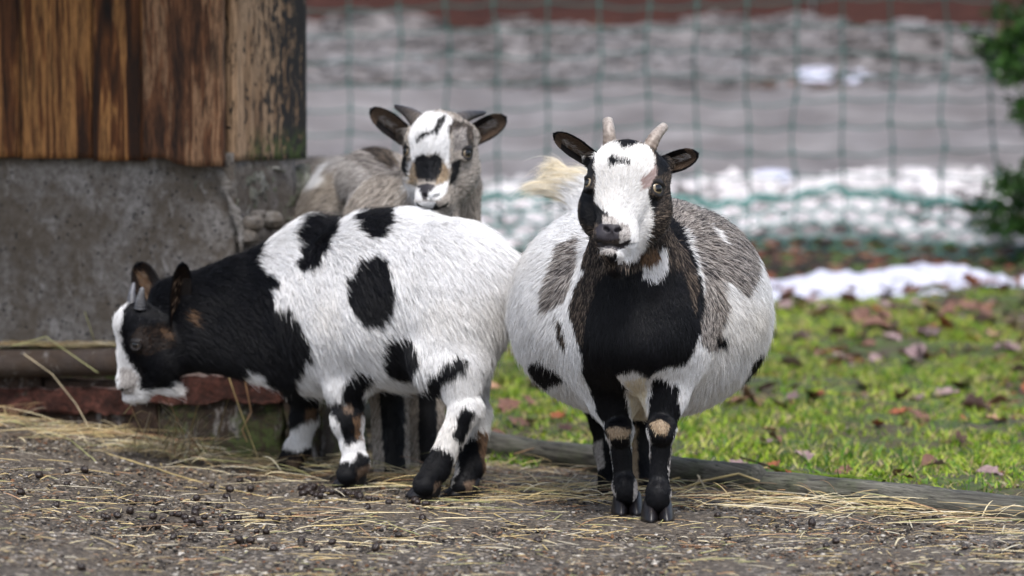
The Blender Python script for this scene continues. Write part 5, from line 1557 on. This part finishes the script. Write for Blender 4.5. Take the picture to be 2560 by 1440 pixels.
def hay_field(n, xr, dens, lr, name, label, seed, lift=.006, wr=(.0006, .0016), aniso=0.35):
    r = np.random.default_rng(seed); out = []
    x = r.uniform(*xr, n * 4); d = r.uniform(5.0, 7.9, n * 4)
    k = r.random(n * 4) < dens(x, d); x, d = x[k][:n], d[k][:n]; n = len(x)
    L = lr[0] + (lr[1] - lr[0]) * r.random(n) ** 2.2
    a = r.normal(size=n) * aniso * 1.6 - 0.10 + math.pi * (r.random(n) < .5)
    z = ground_z(x, d); pz = z + .002 + lift * r.random(n) ** 2
    dx, dy = np.cos(a) * L / 2, np.sin(a) * L / 2
    e0 = np.stack([x - dx, d - 6 - dy, pz + .3 * lift * r.random(n)], 1); e1 = np.stack([x + dx, d - 6 + dy, pz + lift * r.random(n) ** 3 * 1.5], 1)
    for e in (e0, e1): e[:, 2] = np.maximum(e[:, 2], ground_z(e[:, 0], e[:, 1] + 6) + .0015)
    mid = np.stack([np.zeros(n), r.normal(size=n) * L * .05, r.random(n) * lift * .4], 1)
    c = SP[r.choice(7, n, p=[.22, .2, .16, .12, .12, .08, .10])] * r.uniform(.75, 1.15, (n, 1))
    return ribbons(e0, e1, mid, r.uniform(*wr, n), c, name, kind='stuff', label=label, category='hay')
def d_band(x, d):   # the drift of hay along the ledge and under the goats
    line = np.interp(x, [-1.2, -.8, -.38, 0.0, .35, 1.0], [7.0, 6.98, 6.82, 6.52, 6.30, 5.95])
    wdt = np.interp(x, [-1.2, -.4, .1, .4, 1.0], [.18, .16, .17, .14, .13])
    return np.exp(-((d - line) / wdt) ** 2) * (d < log_d(x) + .02) * ((d < 6.97 - .38 * (x + .38)) | (x > -.36))
hay_field(2300, (-1.1, .9), d_band, (.03, .22), 'hay', 'loose hay strewn along the ledge and under the goats', 201, .020)
hay_field(1500, (-1.1, 1.1), lambda x, d: .5 * np.exp(-((d - 6.05) / .45) ** 2) * (d < log_d(x)), (.012, .12), 'scattered_straw', 'short straw bits scattered over the gravel', 202, .004, (.0007, .0016), .6)
hay_field(1500, (-1.0, 1.1), lambda x, d: .5 * (d < 5.9), (.008, .05), 'chaff', 'fine chaff on the gravel in front', 203, .003, (.0006, .0014), 1.0)
hay_field(900, (-.42, .35), lambda x, d: .8 * (d > 6.6) * (d < log_d(x) + .02) * (d > 6.97 - .38 * (x + .38)), (.02, .12), 'straw_litter', 'straw lying before the log between the goats', 204, .008, (.0006, .0015), .7)

def ledge_hay():
    r = np.random.default_rng(77); n = 150
    px = r.uniform(-60, 300, n); z0 = []
    P0, P1 = [], []
    for q in px:
        c = P(q, 858, 7.30 - .25 * (q / 800)); c[2] = P(q, 858, 7.3 - .25 * (q / 800))[2] + .004 * r.random() - .004
        a = r.normal() * .35; L = .02 + .12 * r.random() ** 1.5
        dv = np.array([math.cos(a), -math.sin(a) * .25, r.normal() * .05]) * L / 2
        P0.append(c - dv); P1.append(c + dv)
    c = SP[r.choice(7, n)] * r.uniform(.6, 1.0, (n, 1))
    ribbons(np.array(P0), np.array(P1), r.normal(size=(n, 3)) * .003, r.uniform(.0006, .0013, n), c, 'ledge_hay', kind='stuff', label='wisps of hay lying on the step behind the pipe', category='hay')
    # hay under the feeding muzzle
    n = 95; P0, P1 = [], []
    for i in range(n):
        a = P(r.normal(430, 70), r.uniform(1045, 1110), 6.86 + r.normal() * .04); b = P(r.normal(430, 95), r.uniform(985, 1100), 6.80 + r.normal() * .03)
        g = float(ground_z(a[0], a[1] + 6)); a[2] = g + .004
        b = a + (b - a) * r.uniform(.5, 1.0); P0.append(a); P1.append(b)
    c = SP[r.choice(7, n)] * r.uniform(.5, .9, (n, 1))
    ribbons(np.array(P0), np.array(P1), r.normal(size=(n, 3)) * .008, r.uniform(.0005, .0012, n), c, 'hay_wisp', kind='stuff', label='tangle of hay under the feeding goat\'s muzzle', category='hay')
ledge_hay()

def stalk(pix, D, rad, col, label, lay=True, group=None):
    pts = []
    for i, q in enumerate(pix):
        dd = D[i] if isinstance(D, (list, tuple)) else D
        pts.append(P(q[0], q[1], dd))
    pts = np.array(pts); dense = []
    for i in range(len(pts) - 1):
        for t in np.linspace(0, 1, 8, endpoint=False): dense.append(pts[i] * (1 - t) + pts[i + 1] * t)
    dense.append(pts[-1]); dense = np.array(dense)
    if lay: dense[:, 2] = np.maximum(dense[:, 2], ground_z(dense[:, 0], dense[:, 1] + 6) + rad)
    n = len(dense); t = np.linspace(0, 1, n)
    V, Q = cord(dense, rad * (1 - .35 * t), 6)
    c = np.array(col)[None] * (0.8 + .3 * vnoise(t * 9, t * 0, 5))[:, None]
    o = link('straw_stalk', mk_mesh('straw_stalk', V, Q, [MAT_STRAW], True, np.repeat(c, 6, 0)), label=label, category='straw', group='long straw stalks')
Y, YG, TN, RB = (.58, .45, .20), (.44, .44, .20), (.62, .52, .34), (.34, .20, .10)
GD = lambda py: 6203.0 / (py - 276.0)
stalk([(1682, 1228), (1770, 1200), (1846, 1184), (1905, 1205), (2040, 1190)], [6.50, 6.50, 6.50, 6.50, 6.55], .0024, Y, 'thick yellow straw kinked over the log beside the round goat')
stalk([(1680, 1198), (1780, 1180), (1920, 1168)], [6.62, 6.62, 6.66], .0014, Y, 'straight thin straw above the kinked one, resting on the log')
stalk([(1730, 1235), (1755, 1180), (1785, 1145)], [6.52, 6.6, 6.66], .0013, TN, 'straw leaning upright against the log, crossing two others')
stalk([(1744, 1188), (1762, 1220), (1782, 1245)], [6.5, 6.46, 6.42], .0016, TN, 'short pale straw hanging down the front of the log')
stalk([(2000, 1255), (2030, 1225), (2083, 1217)], [6.3, 6.36, 6.4], .0016, RB, 'bent brownish straw on the cracked end of the right log')
stalk([(1890, 1240), (1960, 1250), (2048, 1275)], [6.38, 6.33, 6.27], .0013, YG, 'greenish straw running down to the foot of the right log')
stalk([(2385, 1230), (2430, 1250), (2560, 1252), (2640, 1255)], [6.42, 6.34, 6.32, 6.32], .0019, Y, 'yellow straw on top of the right log at the picture edge')
stalk([(2360, 1283), (2470, 1252)], [6.18, 6.26], .0010, TN, 'fine pale straw slanting up the right log')
stalk([(1285, 1135), (1370, 1110), (1400, 1115)], [6.95, 7.0, 7.0], .0011, RB, 'thin brown stem lying across the log between the goats')
stalk([(265, 1190), (520, 1225), (790, 1265)], [GD(1190), GD(1225), GD(1265)], .0014, Y, 'long straight yellow straw on the gravel left of the droppings')
stalk([(0, 1100), (170, 1160), (240, 1210)], [GD(1140), GD(1170), GD(1212)], .0016, YG, 'greenish straw at the left, in front of the hay drift')
stalk([(830, 1250), (1000, 1268), (1200, 1275)], [GD(1250), GD(1268), GD(1275)], .0012, TN, 'pale straw just in front of the spotted goat\'s hooves')
stalk([(780, 1318), (1000, 1310), (1110, 1306)], [GD(1318), GD(1312), GD(1306)], .0014, Y, 'straight straw crossed by another below the spotted goat')
stalk([(920, 1296), (985, 1320), (1048, 1343)], [GD(1296), GD(1320), GD(1343)], .0014, YG, 'straw lying crosswise over the straight one below the spotted goat')
stalk([(1100, 1250), (1250, 1265), (1400, 1285)], [GD(1252), GD(1266), GD(1285)], .0013, YG, 'pale green straw between the two goats\' hooves')
stalk([(1236, 1285), (1300, 1320)], [GD(1295), GD(1320)], .0013, Y, 'short straw in the open gravel left of the round goat')
stalk([(1200, 1345), (1300, 1380)], [GD(1345), GD(1380)], .0015, TN, 'short pale straw nearest the camera')
stalk([(60, 885), (130, 935), (190, 1010), (222, 1068)], [7.12, 7.08, 7.02, 6.98], .0010, TN, 'pale stem hanging down across the pipe and the red ledge', False)
stalk([(30, 865), (115, 842), (245, 932)], [7.14, 7.12, 7.06], .0011, YG, 'kinked green stem draped over the pipe', False)
stalk([(212, 780), (232, 840), (238, 862)], [7.20, 7.22, 7.24], .0010, YG, 'short green stem standing up from the step behind the pipe', False)
stalk([(566, 925), (595, 1010), (628, 1100), (645, 1145)], [6.93, 6.93, 6.93, 6.92], .0010, Y, 'straight stem leaning on the ledge under the spotted goat\'s throat', False)
stalk([(608, 930), (628, 1030), (605, 1075), (618, 1105)], [6.94, 6.94, 6.93, 6.93], .0014, RB, 'brown kinked stem leaning on the ledge beside the straight one', False)
stalk([(372, 975), (330, 1010), (310, 1035)], [6.72, 6.76, 6.80], .0009, YG, 'stem held in the feeding goat\'s mouth', False)
stalk([(395, 970), (430, 1020), (470, 1110)], [6.73, 6.78, 6.84], .0010, RB, 'brown stem hanging from the feeding goat\'s chin', False)

# ------------------------------------------------------------------ droppings
def build_droppings():
    r = np.random.default_rng(12)
    kk = Nodes('dropping'); v = kk.coord(); n = kk.noise(v, 3, 3)
    kk.bump(n, .25, .1)
    m = kk.base(kk.ramp(n, [(.35, (.008, .005, .004)), (.65, (.026, .014, .010))]), .28, .5)
    import bmesh
    protos = []
    for q in range(4):
        bm = bmesh.new(); bmesh.ops.create_icosphere(bm, subdivisions=2, radius=1.0)
        for vv in bm.verts:
            c = vv.co; k = 1 + .10 * float(vnoise(c.x * 1.6 + q * 9, c.y * 1.6, q, c.z * 1.6))
            vv.co = Vector((c.x * 1.22 * k * (1 + .10 * c.x), c.y * .92 * k, c.z * .9 * k))
        me = bpy.data.meshes.new('dropping'); bm.to_mesh(me); bm.free(); me.polygons.foreach_set('use_smooth', [True] * len(me.polygons)); me.materials.append(m); protos.append(me)
    LA = 'single dark dropping'
    LB = 'dark dropping in the wide scatter of droppings left of the spotted goat'
    LC = 'dark dropping in the tight heap by the spotted goat\'s front hoof'
    LD = 'dark dropping on the gravel in front of the right log'
    spots = []
    zoomA = [(228, 868), (392, 838), (490, 833), (120, 962), (325, 1040), (388, 915), (1022, 793), (475, 1407), (1230, 925), (1142, 998), (1208, 1015), (1318, 990), (1332, 945), (1395, 893), (1455, 950), (1448, 885), (1475, 900), (773, 1020), (915, 1018), (755, 1078), (680, 1098), (602, 1103), (625, 1108), (885, 1070), (890, 1105), (960, 1075), (945, 1120), (1000, 1092), (1035, 1098), (1075, 1112), (1083, 1130), (1135, 1090), (1140, 1062), (1120, 1128), (1185, 1108), (1272, 1045), (1160, 1150), (835, 1165), (872, 1160), (915, 1160), (1290, 1120), (1345, 1120), (1380, 1120), (1518, 1105), (1607, 1122), (1680, 1095), (1283, 1180), (1335, 1185), (1008, 1225), (1050, 1215), (1108, 1232), (1390, 1245), (1452, 1243), (1490, 1187), (1545, 1190), (1590, 1298), (1750, 1252), (1840, 1297)]
    s = 800 / 1858
    for (a, b) in zoomA: spots.append((a * s, 820 + b * s, LB if 240 < a * s < 640 and b * s > 400 else LA))
    for (a, b) in [(490, 395), (500, 440), (525, 380), (540, 420), (560, 400), (575, 440), (590, 390), (610, 455), (640, 460), (655, 410), (665, 430), (700, 435), (735, 440), (790, 430), (815, 440), (850, 430), (870, 440), (905, 445), (940, 450), (960, 455)]: spots.append((600 + a * .3125, 1100 + b * .3125, LC))
    for (a, b) in [(1030, 470), (1095, 485), (1195, 510), (1020, 550), (1395, 500), (1420, 512), (1485, 525), (1460, 640), (980, 650), (1270, 775), (2380, 830), (740, 830), (870, 875), (1085, 885), (615, 890), (490, 835), (270, 885)]: spots.append((600 + a * .3125, 1100 + b * .3125, LA))
    for (a, b) in [(1395, 403), (870, 430), (1390, 475), (2055, 402), (1935, 443), (2330, 440), (1470, 605), (2235, 598), (925, 545), (1520, 570), (2050, 668), (2190, 640)]: spots.append((1400 + a * .453, 1100 + b * .453, LD if b < 480 else LA))
    for (px, py, lab) in spots:
        D = GD(py + 6); x = float(P(px, py, D)[0]); D += 0.12 * 0
        if lab == LA: lab = LA + (' far left, apart from the wide scatter' if px < 240 else ' in the hay near the ledge' if py < 1215 else ' in front of the spotted goat\'s hooves' if px < 1260 and py < 1330 else ' at the bottom edge, below the spotted goat' if px < 1260 else ' on open gravel below the round goat')
        g = float(ground_z(x, D))
        if g > 0.002:      # ground is raised here: the pixel meets it nearer to the camera
            for _ in range(6):
                D = (0.7 - g) * F / (py + 6 - 276.0); x = float(P(px, py, D)[0]); g = float(ground_z(x, D))
        o = link('goat_dropping', protos[int(r.integers(4))], label=lab, category='dropping', group='goat droppings on the gravel')
        q = px2m(r.uniform(8.0, 11.5), D)
        o.matrix_basis = Matrix.Translation((x, D - 6, g + q * .75)) @ Matrix.Rotation(r.uniform(0, 6.28), 4, 'Z') @ Matrix.Rotation(r.normal() * .5, 4, 'Y') @ Matrix.Scale(q, 4)
build_droppings()

# ------------------------------------------------------------------ evergreen shrub at the picture's right edge
def build_shrub():
    r = np.random.default_rng(31)
    base = gp(2600, 10.75); base[0] = 1.66
    root = empty('shrub', base, 'dark evergreen shrub at the right edge in front of the net', 'shrub')
    t = np.linspace(0, 1, 20)
    V, Q = cord(base + np.stack([.03 * np.sin(t * 5), .02 * t, 1.3 * t], 1), .022 * (1 - .6 * t), 8)
    link('trunk', mk_mesh('trunk', V, Q, [MAT_BARK]), root)
    VV, CC, BR = [], [], []
    for i in range(95):
        z = r.uniform(.02, 1.25); az = r.uniform(0, 2 * math.pi)
        reach = (.31 - .12 * (z / 1.25)) * r.uniform(.5, 1.1)
        if abs(z - .45) < .1: reach *= .6
        p0 = base + np.array([0, .01, z]); drop = r.uniform(-.10, .06)
        p1 = p0 + np.array([math.cos(az) * reach, math.sin(az) * reach, drop])
        tt = np.linspace(0, 1, 8)[:, None]
        BR.append(cord(p0 * (1 - tt) + p1 * tt + np.array([0, 0, .05]) * 4 * tt * (1 - tt) * r.uniform(-.3, .7), np.linspace(.005, .0015, 8), 4))
        n = int(150 * reach / .25)
        u = r.random(n) ** .7
        c = p0 + (p1 - p0) * u[:, None] + r.normal(size=(n, 3)) * .018
        a = norm(r.normal(size=(n, 3)) + norm(p1 - p0) * 1.0); b = norm(np.cross(a, r.normal(size=(n, 3))))
        L = r.uniform(.018, .040, n)[:, None]; W = L * .26
        q = np.stack([c, c + a * L * .5 + b * W, c + a * L, c + a * L * .5 - b * W], 1)
        VV.append(q.reshape(-1, 3))
        col = np.array([(.025, .070, .012), (.050, .12, .020), (.014, .042, .009)])[r.integers(0, 3, n)] * r.uniform(.7, 1.3, (n, 1))
        CC.append(np.repeat(col, 4, 0))
    VV = np.vstack(VV); n = len(VV) // 4
    V, Q = join(BR); link('branches', mk_mesh('branches', V, Q, [MAT_BARK]), root, kind='stuff')
    link('foliage', mk_mesh('foliage', VV, np.arange(n * 4).reshape(n, 4), [MAT_GRASS], False, np.vstack(CC)), root, kind='stuff')
build_shrub()

goat_left()
goat_right()
goat_back()
